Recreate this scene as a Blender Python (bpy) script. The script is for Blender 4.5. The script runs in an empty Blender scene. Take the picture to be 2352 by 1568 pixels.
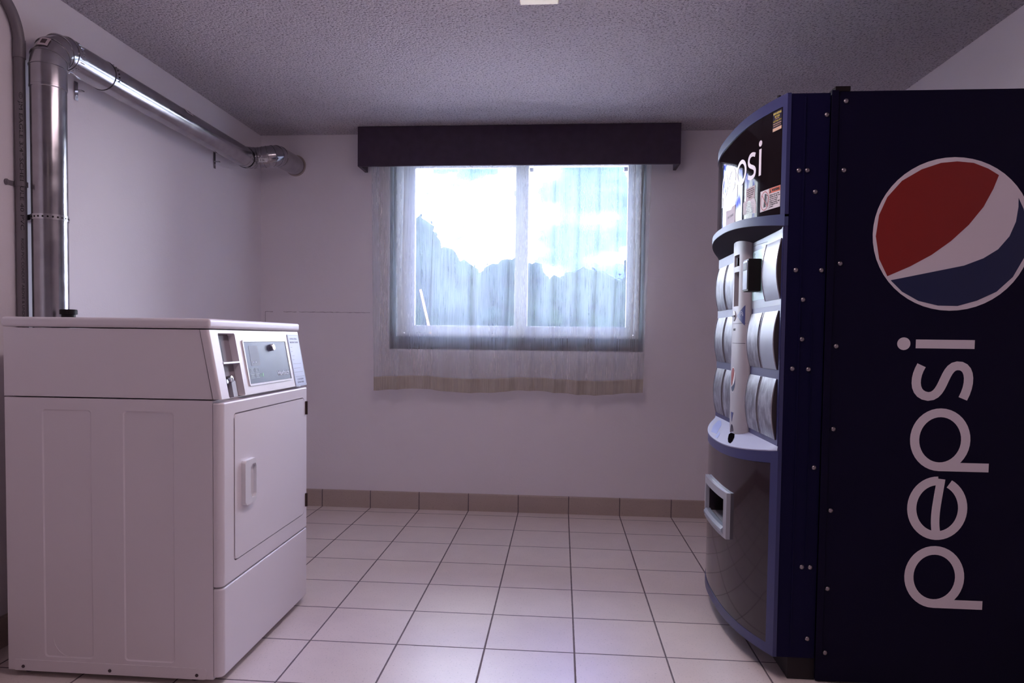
import bpy, bmesh, math, random
from mathutils import Vector, Matrix
random.seed(7)
PI = math.pi
SC = bpy.context.scene
COL = SC.collection

# ------------------------------------------------------------------ camera
W, H = 2352, 1568
FPX = 1649.9
cam_d = bpy.data.cameras.new('camera')
cam = bpy.data.objects.new('camera', cam_d); COL.objects.link(cam)
right = Vector((0.99641156, 0.08378914, 0.01197457))
up = Vector((-0.01524182, 0.03846334, 0.99914376))
fwd = Vector((-0.08325681, 0.99574091, -0.03960242))
rot = Matrix((right, up, -fwd)).transposed()
cam.matrix_world = Matrix.Translation((0.2435, -3.9231, 1.0588)) @ rot.to_4x4()
cam_d.sensor_fit = 'HORIZONTAL'; cam_d.sensor_width = 36.0
cam_d.lens = FPX / W * 36.0
cam_d.shift_x = 26.5 / W; cam_d.shift_y = 57.4 / W
cam_d.clip_start = 0.02; cam_d.clip_end = 300
SC.camera = cam

# ------------------------------------------------------------------ exposure
vs = SC.view_settings
vs.view_transform = 'Standard'; vs.look = 'None'; vs.gamma = 1.0; vs.exposure = 0.0
try: vs.use_curve_mapping = False
except Exception: pass

# ------------------------------------------------------------------ world (bright cloudy sky)
SKY = 33.0
world = bpy.data.worlds.new('sky'); SC.world = world; world.use_nodes = True
nt = world.node_tree; nt.nodes.clear()
wo = nt.nodes.new('ShaderNodeOutputWorld'); bg = nt.nodes.new('ShaderNodeBackground')
tc = nt.nodes.new('ShaderNodeTexCoord'); mp = nt.nodes.new('ShaderNodeMapping')
mp.inputs['Scale'].default_value = (2.2, 2.2, 6.0); mp.inputs['Location'].default_value = (0.35, 0.0, 0.2)
nz = nt.nodes.new('ShaderNodeTexNoise'); nz.inputs['Scale'].default_value = 4.5; nz.inputs['Detail'].default_value = 6
rp = nt.nodes.new('ShaderNodeValToRGB')
ce = rp.color_ramp.elements; ce.new(0.42)
for e_, (p_, c_) in zip(ce, ((0.26, (0.016, 0.027, 0.42, 1)), (0.38, (0.032, 0.055, 0.60, 1)), (0.50, (0.92, 0.935, 0.985, 1)))): e_.position = p_; e_.color = c_
nt.links.new(tc.outputs['Generated'], mp.inputs['Vector']); nt.links.new(mp.outputs['Vector'], nz.inputs['Vector'])
sx = nt.nodes.new('ShaderNodeSeparateXYZ'); nt.links.new(tc.outputs['Generated'], sx.inputs[0])
# a gap of clear blue between the clouds, a little right of the window's middle bar
def mapr(a, b):
    m = nt.nodes.new('ShaderNodeMapRange'); m.interpolation_type = 'SMOOTHSTEP'
    m.inputs['From Min'].default_value = a; m.inputs['From Max'].default_value = b
    nt.links.new(sx.outputs['X'], m.inputs['Value']); return m.outputs[0]
gp = nt.nodes.new('ShaderNodeMath'); gp.operation = 'MULTIPLY'
nt.links.new(mapr(-0.045, 0.02), gp.inputs[0])
inv = nt.nodes.new('ShaderNodeMath'); inv.operation = 'SUBTRACT'; inv.inputs[0].default_value = 1.0
nt.links.new(mapr(0.10, 0.22), inv.inputs[1]); nt.links.new(inv.outputs[0], gp.inputs[1])
ma = nt.nodes.new('ShaderNodeMath'); ma.operation = 'MULTIPLY_ADD'; ma.inputs[1].default_value = -0.18
nt.links.new(gp.outputs[0], ma.inputs[0]); nt.links.new(nz.outputs['Fac'], ma.inputs[2])
nt.links.new(ma.outputs[0], rp.inputs['Fac'])
nt.links.new(rp.outputs['Color'], bg.inputs['Color'])
bg.inputs['Strength'].default_value = SKY
nt.links.new(bg.outputs['Background'], wo.inputs['Surface'])

# sun outside, high and off to one side: it lights the yard, and by bounce the ceiling
sun_d = bpy.data.lights.new('sun', 'SUN'); sun_d.energy = 7.0; sun_d.angle = 0.3; sun_d.color = (1.0, 0.96, 0.92)
sun_o = bpy.data.objects.new('sun', sun_d); COL.objects.link(sun_o)
sun_o.rotation_euler = Vector((0.45, 0.42, 0.80)).to_track_quat('Z', 'Y').to_euler(); sun_o.location = (3, 3, 9)

# light portal just outside the window (guides sky sampling, gives off nothing itself)
pd = bpy.data.lights.new('window_portal', 'AREA'); pd.shape = 'RECTANGLE'; pd.size = 1.54; pd.size_y = 1.17
pd.cycles.is_portal = True
po = bpy.data.objects.new('window_portal', pd); COL.objects.link(po)
po.location = (-0.036, 0.59, 1.565); po.rotation_euler = (-PI/2, 0, 0)
FILL = 0.25      # radiance of the unseen fill light added behind the camera
LENS = 19.0     # strong glow added to the strip fitting's lens to brighten the room

# ------------------------------------------------------------------ node helpers
def new_mat(name):
    m = bpy.data.materials.new(name); m.use_nodes = True
    t = m.node_tree; b = t.nodes['Principled BSDF']
    return m, t, b
def N(t, typ, **kw):
    n = t.nodes.new(typ)
    for k, v in kw.items():
        if k in n.inputs.keys(): n.inputs[k].default_value = v
        else: setattr(n, k, v)
    return n
def ramp(t, fac, stops):
    r = t.nodes.new('ShaderNodeValToRGB'); e = r.color_ramp.elements
    while len(e) < len(stops): e.new(0.5)
    for i, (p, c) in enumerate(stops):
        e[i].position = p; e[i].color = (c, c, c, 1) if not isinstance(c, tuple) else (*c, 1)
    t.links.new(fac, r.inputs['Fac']); return r
def coord(t, scale=(1, 1, 1), loc=(0, 0, 0)):
    # object coordinates: every mesh is built round its thing's base, so these are metres
    g = t.nodes.new('ShaderNodeTexCoord'); m = t.nodes.new('ShaderNodeMapping')
    m.inputs['Scale'].default_value = scale; m.inputs['Location'].default_value = loc
    t.links.new(g.outputs['Object'], m.inputs['Vector']); return m.outputs['Vector']
def bump(t, b, height, strength=0.3, dist=0.002):
    n = N(t, 'ShaderNodeBump', Strength=strength, Distance=dist)
    t.links.new(height, n.inputs['Height']); t.links.new(n.outputs['Normal'], b.inputs['Normal']); return n
def mat(name, col, rough=0.5, metal=0.0, vary=0.0, vscale=8.0, bump_s=0.0, bscale=200.0, coat=0.0, emit=None, estr=0.0, spec=0.5, stretch=(1, 1, 1)):
    m, t, b = new_mat(name)
    b.inputs['Base Color'].default_value = (*col, 1); b.inputs['Roughness'].default_value = rough
    b.inputs['Metallic'].default_value = metal; b.inputs['Coat Weight'].default_value = coat
    b.inputs['Specular IOR Level'].default_value = spec
    if coat: b.inputs['Coat Roughness'].default_value = 0.06
    v = coord(t, stretch)
    if vary:
        n = N(t, 'ShaderNodeTexNoise', Scale=vscale, Detail=5.0); t.links.new(v, n.inputs['Vector'])
        lo = tuple(max(0, c*(1-vary)) for c in col); hi = tuple(min(1, c*(1+vary)) for c in col)
        r = ramp(t, n.outputs['Fac'], [(0.3, lo), (0.7, hi)]); t.links.new(r.outputs['Color'], b.inputs['Base Color'])
    if bump_s:
        n2 = N(t, 'ShaderNodeTexNoise', Scale=bscale, Detail=3.0); t.links.new(v, n2.inputs['Vector'])
        bump(t, b, n2.outputs['Fac'], bump_s, 0.001)
    if emit:
        b.inputs['Emission Color'].default_value = (*emit, 1); b.inputs['Emission Strength'].default_value = estr
    return m

# ------------------------------------------------------------------ materials
def wall_mat(name, col, specks=True):
    m, t, b = new_mat(name)
    v = coord(t)
    n = N(t, 'ShaderNodeTexNoise', Scale=1.3, Detail=4.0); t.links.new(v, n.inputs['Vector'])
    r = ramp(t, n.outputs['Fac'], [(0.3, tuple(c*0.96 for c in col)), (0.7, col)])
    # sparse small marks in the paint
    vo = N(t, 'ShaderNodeTexVoronoi', Scale=3.4); t.links.new(v, vo.inputs['Vector'])
    k = ramp(t, vo.outputs['Distance'], [(0.012, 1.0), (0.017, 0.0)])
    wn = ramp(t, vo.outputs['Color'], [(0.62, 0.0), (0.64, 0.75)])
    mu = N(t, 'ShaderNodeMath', operation='MULTIPLY'); t.links.new(k.outputs['Color'], mu.inputs[0]); t.links.new(wn.outputs['Color'], mu.inputs[1])
    mx = N(t, 'ShaderNodeMixRGB'); mx.inputs['Color2'].default_value = (0.16, 0.12, 0.12, 1)
    t.links.new(mu.outputs[0], mx.inputs['Fac']); t.links.new(r.outputs['Color'], mx.inputs['Color1'])
    t.links.new(mx.outputs['Color'], b.inputs['Base Color']); b.inputs['Roughness'].default_value = 0.62
    b.inputs['Specular IOR Level'].default_value = 0.35
    n2 = N(t, 'ShaderNodeTexNoise', Scale=130.0, Detail=4.0, Roughness=0.6); t.links.new(v, n2.inputs['Vector'])
    n3 = N(t, 'ShaderNodeTexNoise', Scale=38.0, Detail=2.0); t.links.new(v, n3.inputs['Vector'])
    a = N(t, 'ShaderNodeMath', operation='ADD'); t.links.new(n2.outputs['Fac'], a.inputs[0]); t.links.new(n3.outputs['Fac'], a.inputs[1])
    bump(t, b, a.outputs[0], 0.45, 0.0012)
    return m
M_WALL = wall_mat('painted_plaster', (0.87, 0.805, 0.84))
def ceiling_mat():
    m, t, b = new_mat('popcorn_ceiling'); v = coord(t)
    b.inputs['Base Color'].default_value = (0.76, 0.69, 0.73, 1); b.inputs['Roughness'].default_value = 0.85
    b.inputs['Specular IOR Level'].default_value = 0.2
    n = N(t, 'ShaderNodeTexNoise', Scale=105.0, Detail=3.0, Roughness=0.55); t.links.new(v, n.inputs['Vector'])
    r = ramp(t, n.outputs['Fac'], [(0.36, 0.0), (0.62, 1.0)])
    vo = N(t, 'ShaderNodeTexVoronoi', Scale=85.0); t.links.new(v, vo.inputs['Vector'])
    a = N(t, 'ShaderNodeMath', operation='SUBTRACT'); t.links.new(r.outputs['Color'], a.inputs[0]); t.links.new(vo.outputs['Distance'], a.inputs[1])
    bump(t, b, a.outputs[0], 1.0, 0.006)
    # shade in the pits between the sprayed lumps, painted into the colour
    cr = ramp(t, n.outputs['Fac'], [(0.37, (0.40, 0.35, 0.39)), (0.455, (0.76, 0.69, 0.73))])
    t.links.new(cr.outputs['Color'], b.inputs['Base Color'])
    return m
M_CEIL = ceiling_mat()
TS = 0.305
def tile_mat(name, base, vertical=False):
    m, t, b = new_mat(name)
    g = t.nodes.new('ShaderNodeTexCoord'); s = t.nodes.new('ShaderNodeSeparateXYZ'); t.links.new(g.outputs['Object'], s.inputs[0])
    def pp(sock):
        n = N(t, 'ShaderNodeMath', operation='PINGPONG'); t.links.new(sock, n.inputs[0]); n.inputs[1].default_value = TS/2; return n.outputs[0]
    def fl(sock):
        d = N(t, 'ShaderNodeMath', operation='DIVIDE'); t.links.new(sock, d.inputs[0]); d.inputs[1].default_value = TS
        f = N(t, 'ShaderNodeMath', operation='FLOOR'); t.links.new(d.outputs[0], f.inputs[0]); return f.outputs[0]
    if vertical: dist = pp(s.outputs['X' if vertical == 'X' else 'Y'])
    else:
        mi = N(t, 'ShaderNodeMath', operation='MINIMUM'); t.links.new(pp(s.outputs['X']), mi.inputs[0]); t.links.new(pp(s.outputs['Y']), mi.inputs[1]); dist = mi.outputs[0]
    # a slightly wandering grout edge
    nw = N(t, 'ShaderNodeTexNoise', Scale=40.0); t.links.new(g.outputs['Object'], nw.inputs['Vector'])
    mm = N(t, 'ShaderNodeMath', operation='MULTIPLY_ADD'); t.links.new(nw.outputs['Fac'], mm.inputs[0]); mm.inputs[1].default_value = -0.0016; t.links.new(dist, mm.inputs[2])
    mr = N(t, 'ShaderNodeMapRange'); mr.inputs['From Min'].default_value = 0.0011; mr.inputs['From Max'].default_value = 0.0030
    t.links.new(mm.outputs[0], mr.inputs['Value'])
    cx = N(t, 'ShaderNodeCombineXYZ'); t.links.new(fl(s.outputs['X']), cx.inputs[0]); t.links.new(fl(s.outputs['Y']), cx.inputs[1])
    wn = N(t, 'ShaderNodeTexWhiteNoise'); t.links.new(cx.outputs[0], wn.inputs['Vector'])
    n1 = N(t, 'ShaderNodeTexNoise', Scale=5.0, Detail=5.0, Roughness=0.6); t.links.new(g.outputs['Object'], n1.inputs['Vector'])
    ad = N(t, 'ShaderNodeMath', operation='MULTIPLY_ADD'); t.links.new(wn.outputs['Value'], ad.inputs[0]); ad.inputs[1].default_value = 0.25; t.links.new(n1.outputs['Fac'], ad.inputs[2])
    lo = tuple(c*0.90 for c in base); cr = ramp(t, ad.outputs[0], [(0.35, lo), (0.85, base)])
    n4 = N(t, 'ShaderNodeTexNoise', Scale=160.0, Detail=2.0); t.links.new(g.outputs['Object'], n4.inputs['Vector'])
    sp = ramp(t, n4.outputs['Fac'], [(0.30, 0.78), (0.38, 1.0)])
    ms = N(t, 'ShaderNodeMixRGB', blend_type='MULTIPLY'); ms.inputs['Fac'].default_value = 1.0
    t.links.new(cr.outputs['Color'], ms.inputs['Color1']); t.links.new(sp.outputs['Color'], ms.inputs['Color2'])
    mx = N(t, 'ShaderNodeMixRGB'); mx.inputs['Color1'].default_value = (0.17, 0.13, 0.14, 1)
    t.links.new(mr.outputs[0], mx.inputs['Fac']); t.links.new(ms.outputs['Color'], mx.inputs['Color2'])
    t.links.new(mx.outputs['Color'], b.inputs['Base Color'])
    rr = N(t, 'ShaderNodeMapRange'); rr.inputs['To Min'].default_value = 0.85; rr.inputs['To Max'].default_value = 0.33
    t.links.new(mr.outputs[0], rr.inputs['Value']); t.links.new(rr.outputs[0], b.inputs['Roughness'])
    n2 = N(t, 'ShaderNodeTexNoise', Scale=26.0, Detail=3.0, Distortion=0.8); t.links.new(g.outputs['Object'], n2.inputs['Vector'])
    h = N(t, 'ShaderNodeMath', operation='MULTIPLY_ADD'); t.links.new(n2.outputs['Fac'], h.inputs[0]); h.inputs[1].default_value = 0.35; t.links.new(mr.outputs[0], h.inputs[2])
    bump(t, b, h.outputs[0], 0.5, 0.0022)
    return m
M_TILE = tile_mat('beige_floor_tile', (0.85, 0.74, 0.70))
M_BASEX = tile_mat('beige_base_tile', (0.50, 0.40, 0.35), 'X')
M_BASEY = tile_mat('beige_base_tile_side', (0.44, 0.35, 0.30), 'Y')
M_WHITE = mat('white_enamel', (0.84, 0.78, 0.81), 0.36, bump_s=0.12, bscale=420, coat=0.0, spec=0.4)
M_WHITE2 = mat('white_plastic', (0.82, 0.80, 0.82), 0.32, coat=0.2)
M_VINYL = mat('white_vinyl', (0.84, 0.84, 0.86), 0.35)
M_DKWOOD = mat('dark_brown_wood', (0.045, 0.025, 0.028), 0.45, vary=0.35, vscale=14, stretch=(1, 1, 6), bump_s=0.15)
M_VAL = mat('dark_valance_fabric', (0.050, 0.028, 0.055), 0.62, vary=0.15, vscale=20, bump_s=0.35, bscale=500)
M_BLACK = mat('black_plastic', (0.012, 0.008, 0.009), 0.5, spec=0.2)
M_VOID = mat('opening_shade', (0.004, 0.003, 0.004), 0.95, spec=0.0)
M_DARK = mat('dark_void', (0.02, 0.014, 0.018), 0.8)
M_GALV = None
def galv_mat():
    m, t, b = new_mat('galvanised_steel'); v = coord(t, (1, 1, 1))
    n = N(t, 'ShaderNodeTexNoise', Scale=18.0, Detail=4.0); t.links.new(v, n.inputs['Vector'])
    r = ramp(t, n.outputs['Fac'], [(0.3, (0.37, 0.355, 0.375)), (0.7, (0.47, 0.455, 0.475))]); t.links.new(r.outputs['Color'], b.inputs['Base Color'])
    b.inputs['Metallic'].default_value = 1.0
    r2 = ramp(t, n.outputs['Fac'], [(0.3, 0.17), (0.7, 0.26)]); t.links.new(r2.outputs['Color'], b.inputs['Roughness'])
    n2 = N(t, 'ShaderNodeTexNoise', Scale=3.0, Detail=1.0); t.links.new(v, n2.inputs['Vector']); bump(t, b, n2.outputs['Fac'], 0.12, 0.004)
    return m
M_GALV = galv_mat()
M_STEEL = mat('bright_steel', (0.62, 0.61, 0.63), 0.22, 1.0)
M_RIVET = mat('dull_rivet_steel', (0.34, 0.30, 0.32), 0.38, 1.0)
M_PVC = mat('grey_pvc', (0.20, 0.175, 0.195), 0.42, vary=0.06)
M_INK = mat('black_ink', (0.02, 0.015, 0.02), 0.6)
M_NAVY = mat('navy_side_panel', (0.0055, 0.0035, 0.022), 0.5, bump_s=0.25, bscale=600, spec=0.12)
M_NAVY2 = mat('navy_door_side', (0.0055, 0.0042, 0.034), 0.5, bump_s=0.25, bscale=600, spec=0.12)
M_BLUE = mat('blue_plastic_trim', (0.036, 0.040, 0.135), 0.33, spec=0.5)
M_BLUEF = mat('blue_panel', (0.050, 0.052, 0.150), 0.40)
M_GLOSS = mat('glossy_black_graphic', (0.012, 0.008, 0.010), 0.04, coat=0.0, spec=0.5)
M_GLOSS.node_tree.nodes['Principled BSDF'].inputs['IOR'].default_value = 1.13
M_GLOSS2 = mat('glossy_brown_black_panel', (0.024, 0.015, 0.021), 0.07, coat=0.2, spec=0.4)
M_PLATE = mat('pale_blue_grey_plate', (0.34, 0.385, 0.45), 0.22, coat=0.4)
M_LOGOW = mat('logo_white', (0.84, 0.76, 0.81), 0.45)
M_LOGOR = mat('logo_red', (0.28, 0.008, 0.004), 0.45)
M_LOGOB = mat('logo_blue', (0.005, 0.013, 0.075), 0.45)
M_SILVER = mat('silver_plastic', (0.46, 0.47, 0.52), 0.30, 0.3)
M_SHELF = mat('pale_lilac_shelf', (0.30, 0.295, 0.42), 0.6, vary=0.0)
M_COLW = mat('grey_white_column', (0.38, 0.36, 0.385), 0.45)
M_PAPER = mat('white_paper', (0.78, 0.74, 0.76), 0.7)
M_PINKP = mat('pinkish_paper', (0.62, 0.52, 0.54), 0.7)
M_ORANGE = mat('warning_orange', (0.72, 0.16, 0.07), 0.5)
M_RED = mat('sign_red', (0.45, 0.02, 0.03), 0.5)
M_YEL = mat('sticker_yellow', (0.72, 0.60, 0.10), 0.5)
M_TAN = mat('sticker_tan', (0.72, 0.50, 0.33), 0.6)
M_TEAL = mat('sticker_pale_green', (0.30, 0.58, 0.56), 0.3)
M_DTEAL = mat('sticker_green_mark', (0.06, 0.26, 0.25), 0.3)
M_CREAM = mat('cream_lens', (0.72, 0.66, 0.55), 0.4, emit=(1.0, 0.80, 0.86), estr=LENS)
M_CAP = mat('cream_end_cap', (0.85, 0.76, 0.62), 0.45, emit=(1.0, 0.84, 0.62), estr=0.28)  # opaque cap given a weak glow of its own to look lit
M_FILL = mat('added_fill_lens', (0.8, 0.75, 0.7), 0.4, emit=(1.0, 0.77, 0.84), estr=FILL)
M_METALW = mat('white_painted_metal', (0.70, 0.66, 0.68), 0.4)
def button_mat():
    # clear arched plastic over a faded label: pale, blotchy, shiny
    m, t, b = new_mat('selection_button_plastic'); v = coord(t, (1, 1, 0.7))
    n = N(t, 'ShaderNodeTexNoise', Scale=30.0, Detail=4.0, Roughness=0.6); t.links.new(v, n.inputs['Vector'])
    r = ramp(t, n.outputs['Fac'], [(0.36, (0.10, 0.10, 0.135)), (0.5, (0.18, 0.19, 0.24)), (0.64, (0.32, 0.33, 0.40))])
    t.links.new(r.outputs['Color'], b.inputs['Base Color']); b.inputs['Roughness'].default_value = 0.34
    b.inputs['Coat Weight'].default_value = 0.15; b.inputs['Coat Roughness'].default_value = 0.15
    n2 = N(t, 'ShaderNodeTexNoise', Scale=14.0); t.links.new(v, n2.inputs['Vector']); bump(t, b, n2.outputs['Fac'], 0.3, 0.003)
    return m
M_BTN = button_mat()
M_BTNW = mat('selection_button_white', (0.33, 0.38, 0.47), 0.35, coat=0.15, vary=0.06)
M_BTNS = mat('button_side', (0.05, 0.038, 0.042), 0.35)
M_CHROME = mat('clear_rim', (0.50, 0.48, 0.52), 0.15, 0.6)
M_DISPG = mat('blue_grey_window_sheet', (0.085, 0.095, 0.15), 0.42, spec=0.3, vary=0.10, vscale=6)
M_LABEL = mat('pale_blue_label', (0.46, 0.49, 0.66), 0.45)
M_GRASS = mat('grass', (0.02, 0.04, 0.012), 0.9, vary=0.4, vscale=3, spec=0.03)
M_BARK = mat('bark', (0.08, 0.06, 0.045), 0.9, vary=0.3, bump_s=0.4, bscale=30)
M_YPOLE = mat('yellow_plastic', (0.30, 0.13, 0.01), 0.5)
def leaf_mat(name, col):
    m, t, b = new_mat(name); v = coord(t)
    n = N(t, 'ShaderNodeTexNoise', Scale=1.2, Detail=5.0); t.links.new(v, n.inputs['Vector'])
    r = ramp(t, n.outputs['Fac'], [(0.35, tuple(c*0.85 for c in col)), (0.65, tuple(c*1.15 for c in col))])
    t.links.new(r.outputs['Color'], b.inputs['Base Color']); b.inputs['Roughness'].default_value = 0.9; b.inputs['Specular IOR Level'].default_value = 0.03
    return m
M_LEAF = leaf_mat('leaves_olive', (0.009, 0.016, 0.010))
M_LEAF2 = leaf_mat('leaves_green', (0.007, 0.014, 0.012))
def glass_mat():
    m = bpy.data.materials.new('window_glass'); m.use_nodes = True; t = m.node_tree; t.nodes.clear()
    o = t.nodes.new('ShaderNodeOutputMaterial'); tr = N(t, 'ShaderNodeBsdfTransparent'); tr.inputs['Color'].default_value = (0.93, 0.96, 0.97, 1)
    gl = N(t, 'ShaderNodeBsdfGlossy', Roughness=0.01); fr = N(t, 'ShaderNodeFresnel', IOR=1.45); mx = t.nodes.new('ShaderNodeMixShader')
    t.links.new(fr.outputs[0], mx.inputs[0]); t.links.new(tr.outputs[0], mx.inputs[1]); t.links.new(gl.outputs[0], mx.inputs[2]); t.links.new(mx.outputs[0], o.inputs[0])
    return m
M_GLASS = glass_mat()
def sheer_mat(name, lo, hi, col, tcol):
    # open-weave cloth: holes between vertical slub threads, threads scatter and pass light
    m = bpy.data.materials.new(name); m.use_nodes = True; t = m.node_tree; t.nodes.clear()
    o = t.nodes.new('ShaderNodeOutputMaterial')
    uv = t.nodes.new('ShaderNodeUVMap')
    def st(sx, sz, sc, det=3.0):
        mp_ = t.nodes.new('ShaderNodeMapping'); mp_.inputs['Scale'].default_value = (sx, sz, 1); t.links.new(uv.outputs[0], mp_.inputs['Vector'])
        n = N(t, 'ShaderNodeTexNoise', Scale=sc, Detail=det); n.noise_dimensions = '2D'; t.links.new(mp_.outputs[0], n.inputs['Vector']); return n.outputs['Fac']
    a = st(420, 12, 1.0); b_ = st(150, 3.0, 1.0); c_ = st(14, 0.7, 1.0, 1.0)
    s1 = N(t, 'ShaderNodeMath', operation='ADD'); t.links.new(a, s1.inputs[0]); t.links.new(b_, s1.inputs[1])
    s2 = N(t, 'ShaderNodeMath', operation='MULTIPLY_ADD'); t.links.new(c_, s2.inputs[0]); s2.inputs[1].default_value = 0.6; t.links.new(s1.outputs[0], s2.inputs[2])
    mr = N(t, 'ShaderNodeMapRange'); mr.inputs['From Min'].default_value = 0.95; mr.inputs['From Max'].default_value = 1.65
    mr.inputs['To Min'].default_value = lo; mr.inputs['To Max'].default_value = hi
    t.links.new(s2.outputs[0], mr.inputs['Value'])
    tr = N(t, 'ShaderNodeBsdfTransparent'); df = N(t, 'ShaderNodeBsdfDiffuse'); df.inputs['Color'].default_value = (*col, 1)
    tl = N(t, 'ShaderNodeBsdfTranslucent'); tl.inputs['Color'].default_value = (*tcol, 1)
    m1 = t.nodes.new('ShaderNodeMixShader'); m1.inputs[0].default_value = 0.5; t.links.new(df.outputs[0], m1.inputs[1]); t.links.new(tl.outputs[0], m1.inputs[2])
    m2 = t.nodes.new('ShaderNodeMixShader'); t.links.new(mr.outputs[0], m2.inputs[0]); t.links.new(tr.outputs[0], m2.inputs[1]); t.links.new(m1.outputs[0], m2.inputs[2])
    t.links.new(m2.outputs[0], o.inputs[0]); return m
M_SHEER = sheer_mat('sheer_curtain_cloth', 0.31, 0.47, (0.76, 0.70, 0.64), (0.52, 0.63, 0.73))
M_HEM = sheer_mat('double_sheer_hem', 0.62, 0.90, (0.60, 0.50, 0.38), (0.45, 0.42, 0.34))

# ------------------------------------------------------------------ object helpers
def root_loc(o):
    while o.parent: o = o.parent
    return o.location.copy()
def thing(name, label, cat, loc, group=None):
    o = bpy.data.objects.new(name, None); COL.objects.link(o); o.location = loc; o.empty_display_size = 0.1
    o['label'] = label; o['category'] = cat
    if group: o['group'] = group
    return o
def link(name, me, parent=None, label=None, kind=None):
    # mesh is given in room coordinates; it is stored relative to its thing's base
    o = bpy.data.objects.new(name, me); COL.objects.link(o)
    if parent is not None:
        o.parent = parent; me.transform(Matrix.Translation(-root_loc(parent)))
    if label: o['label'] = label
    if kind: o['kind'] = kind
    return o
def obj(name, bm, mats, parent=None, smooth=False, label=None, kind=None, angle=35):
    me = bpy.data.meshes.new(name)
    bmesh.ops.recalc_face_normals(bm, faces=bm.faces)
    bm.to_mesh(me); bm.free()
    for m in (mats if isinstance(mats, (list, tuple)) else [mats]): me.materials.append(m)
    if smooth:
        for p in me.polygons: p.use_smooth = True
        me.set_sharp_from_angle(angle=math.radians(angle))
    o = link(name, me, parent, label, kind)
    if smooth and len(me.polygons) < 6000:
        w = o.modifiers.new('weighted_normals', 'WEIGHTED_NORMAL'); w.keep_sharp = True
    return o
def tag(o, label, cat, group=None):
    o['label'] = label; o['category'] = cat
    if group: o['group'] = group
    return o
def merge(bm, other):
    me = bpy.data.meshes.new('tmp'); other.to_mesh(me); other.free(); bm.from_mesh(me); bpy.data.meshes.remove(me)
def box(bm, x0, x1, y0, y1, z0, z1, bev=0.0, seg=2, mi=0):
    b = bmesh.new(); bmesh.ops.create_cube(b, size=1.0)
    for v in b.verts: v.co = Vector((x0 + (v.co.x+.5)*(x1-x0), y0 + (v.co.y+.5)*(y1-y0), z0 + (v.co.z+.5)*(z1-z0)))
    if bev: bmesh.ops.bevel(b, geom=list(b.edges), offset=bev, segments=seg, profile=0.6, affect='EDGES')
    for f in b.faces: f.material_index = mi
    merge(bm, b)
def boxm(*a, **k):
    bm = bmesh.new(); box(bm, *a, **k); return bm
def prism(bm, poly, fn, d0, d1, mi=0, bev=0.0, seg=2):
    """poly: list of 2D points; fn(u, v, d) -> 3D point; extruded from depth d0 to d1"""
    b = bmesh.new(); n = len(poly)
    A = [b.verts.new(fn(u, v, d0)) for u, v in poly]; B = [b.verts.new(fn(u, v, d1)) for u, v in poly]
    f0 = b.faces.new(A[::-1]); f1 = b.faces.new(B)
    for i in range(n): b.faces.new((A[i], A[(i+1) % n], B[(i+1) % n], B[i]))
    if bev: bmesh.ops.bevel(b, geom=list(f1.edges), offset=bev, segments=seg, profile=0.6, affect='EDGES')
    for f in b.faces: f.material_index = mi
    merge(bm, b)
def grid_solid(bm, us, vs_, fn, d0, d1, mi=0):
    """thickened curved sheet over a rectangular parameter grid"""
    b = bmesh.new()
    L = [[[b.verts.new(fn(u, v, d)) for v in vs_] for u in us] for d in (d0, d1)]
    nu, nv = len(us), len(vs_)
    for k in (0, 1):
        for i in range(nu-1):
            for j in range(nv-1):
                q = [L[k][i][j], L[k][i+1][j], L[k][i+1][j+1], L[k][i][j+1]]
                b.faces.new(q if k else q[::-1])
    for i in range(nu-1):
        for j in (0, nv-1): b.faces.new((L[0][i][j], L[0][i+1][j], L[1][i+1][j], L[1][i][j]))
    for j in range(nv-1):
        for i in (0, nu-1): b.faces.new((L[0][i][j], L[0][i][j+1], L[1][i][j+1], L[1][i][j]))
    for f in b.faces: f.material_index = mi
    merge(bm, b)
def lin(a, b, n): return [a + (b-a)*i/(n-1) for i in range(n)]
def rrect(u0, u1, v0, v1, r, n=5):
    P = []
    for cx, cy, a0 in ((u1-r, v1-r, 0), (u0+r, v1-r, 90), (u0+r, v0+r, 180), (u1-r, v0+r, 270)):
        for i in range(n+1):
            a = math.radians(a0 + 90*i/n); P.append((cx + r*math.cos(a), cy + r*math.sin(a)))
    return P
def circle(cu, cv, ru, rv=None, n=40, a0=0, a1=360):
    rv = rv or ru; full = abs(a1-a0) >= 360
    return [(cu + ru*math.cos(math.radians(a0+(a1-a0)*i/(n if full else n-1))), cv + rv*math.sin(math.radians(a0+(a1-a0)*i/(n if full else n-1)))) for i in range(n)]
def sweep(bm, path, rad, seg=32, caps=True, mi=0):
    P = [Vector(p) for p in path]; n = len(P)
    R = rad if isinstance(rad, (list, tuple)) else [rad]*n
    T = []
    for i in range(n):
        d = (P[min(i+1, n-1)] - P[max(i-1, 0)]).normalized(); T.append(d)
    ref = Vector((0, 0, 1)) if abs(T[0].z) < 0.9 else Vector((1, 0, 0))
    u = (ref - T[0]*ref.dot(T[0])).normalized(); rings = []
    for i in range(n):
        if i: u = (u - T[i]*u.dot(T[i])).normalized()
        w = T[i].cross(u)
        rings.append([bm.verts.new(P[i] + (u*math.cos(2*PI*k/seg) + w*math.sin(2*PI*k/seg))*R[i]) for k in range(seg)])
    for i in range(n-1):
        for k in range(seg):
            f = bm.faces.new((rings[i][k], rings[i][(k+1) % seg], rings[i+1][(k+1) % seg], rings[i+1][k])); f.material_index = mi
    if caps:
        bm.faces.new(rings[0][::-1]).material_index = mi; bm.faces.new(rings[-1]).material_index = mi
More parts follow.
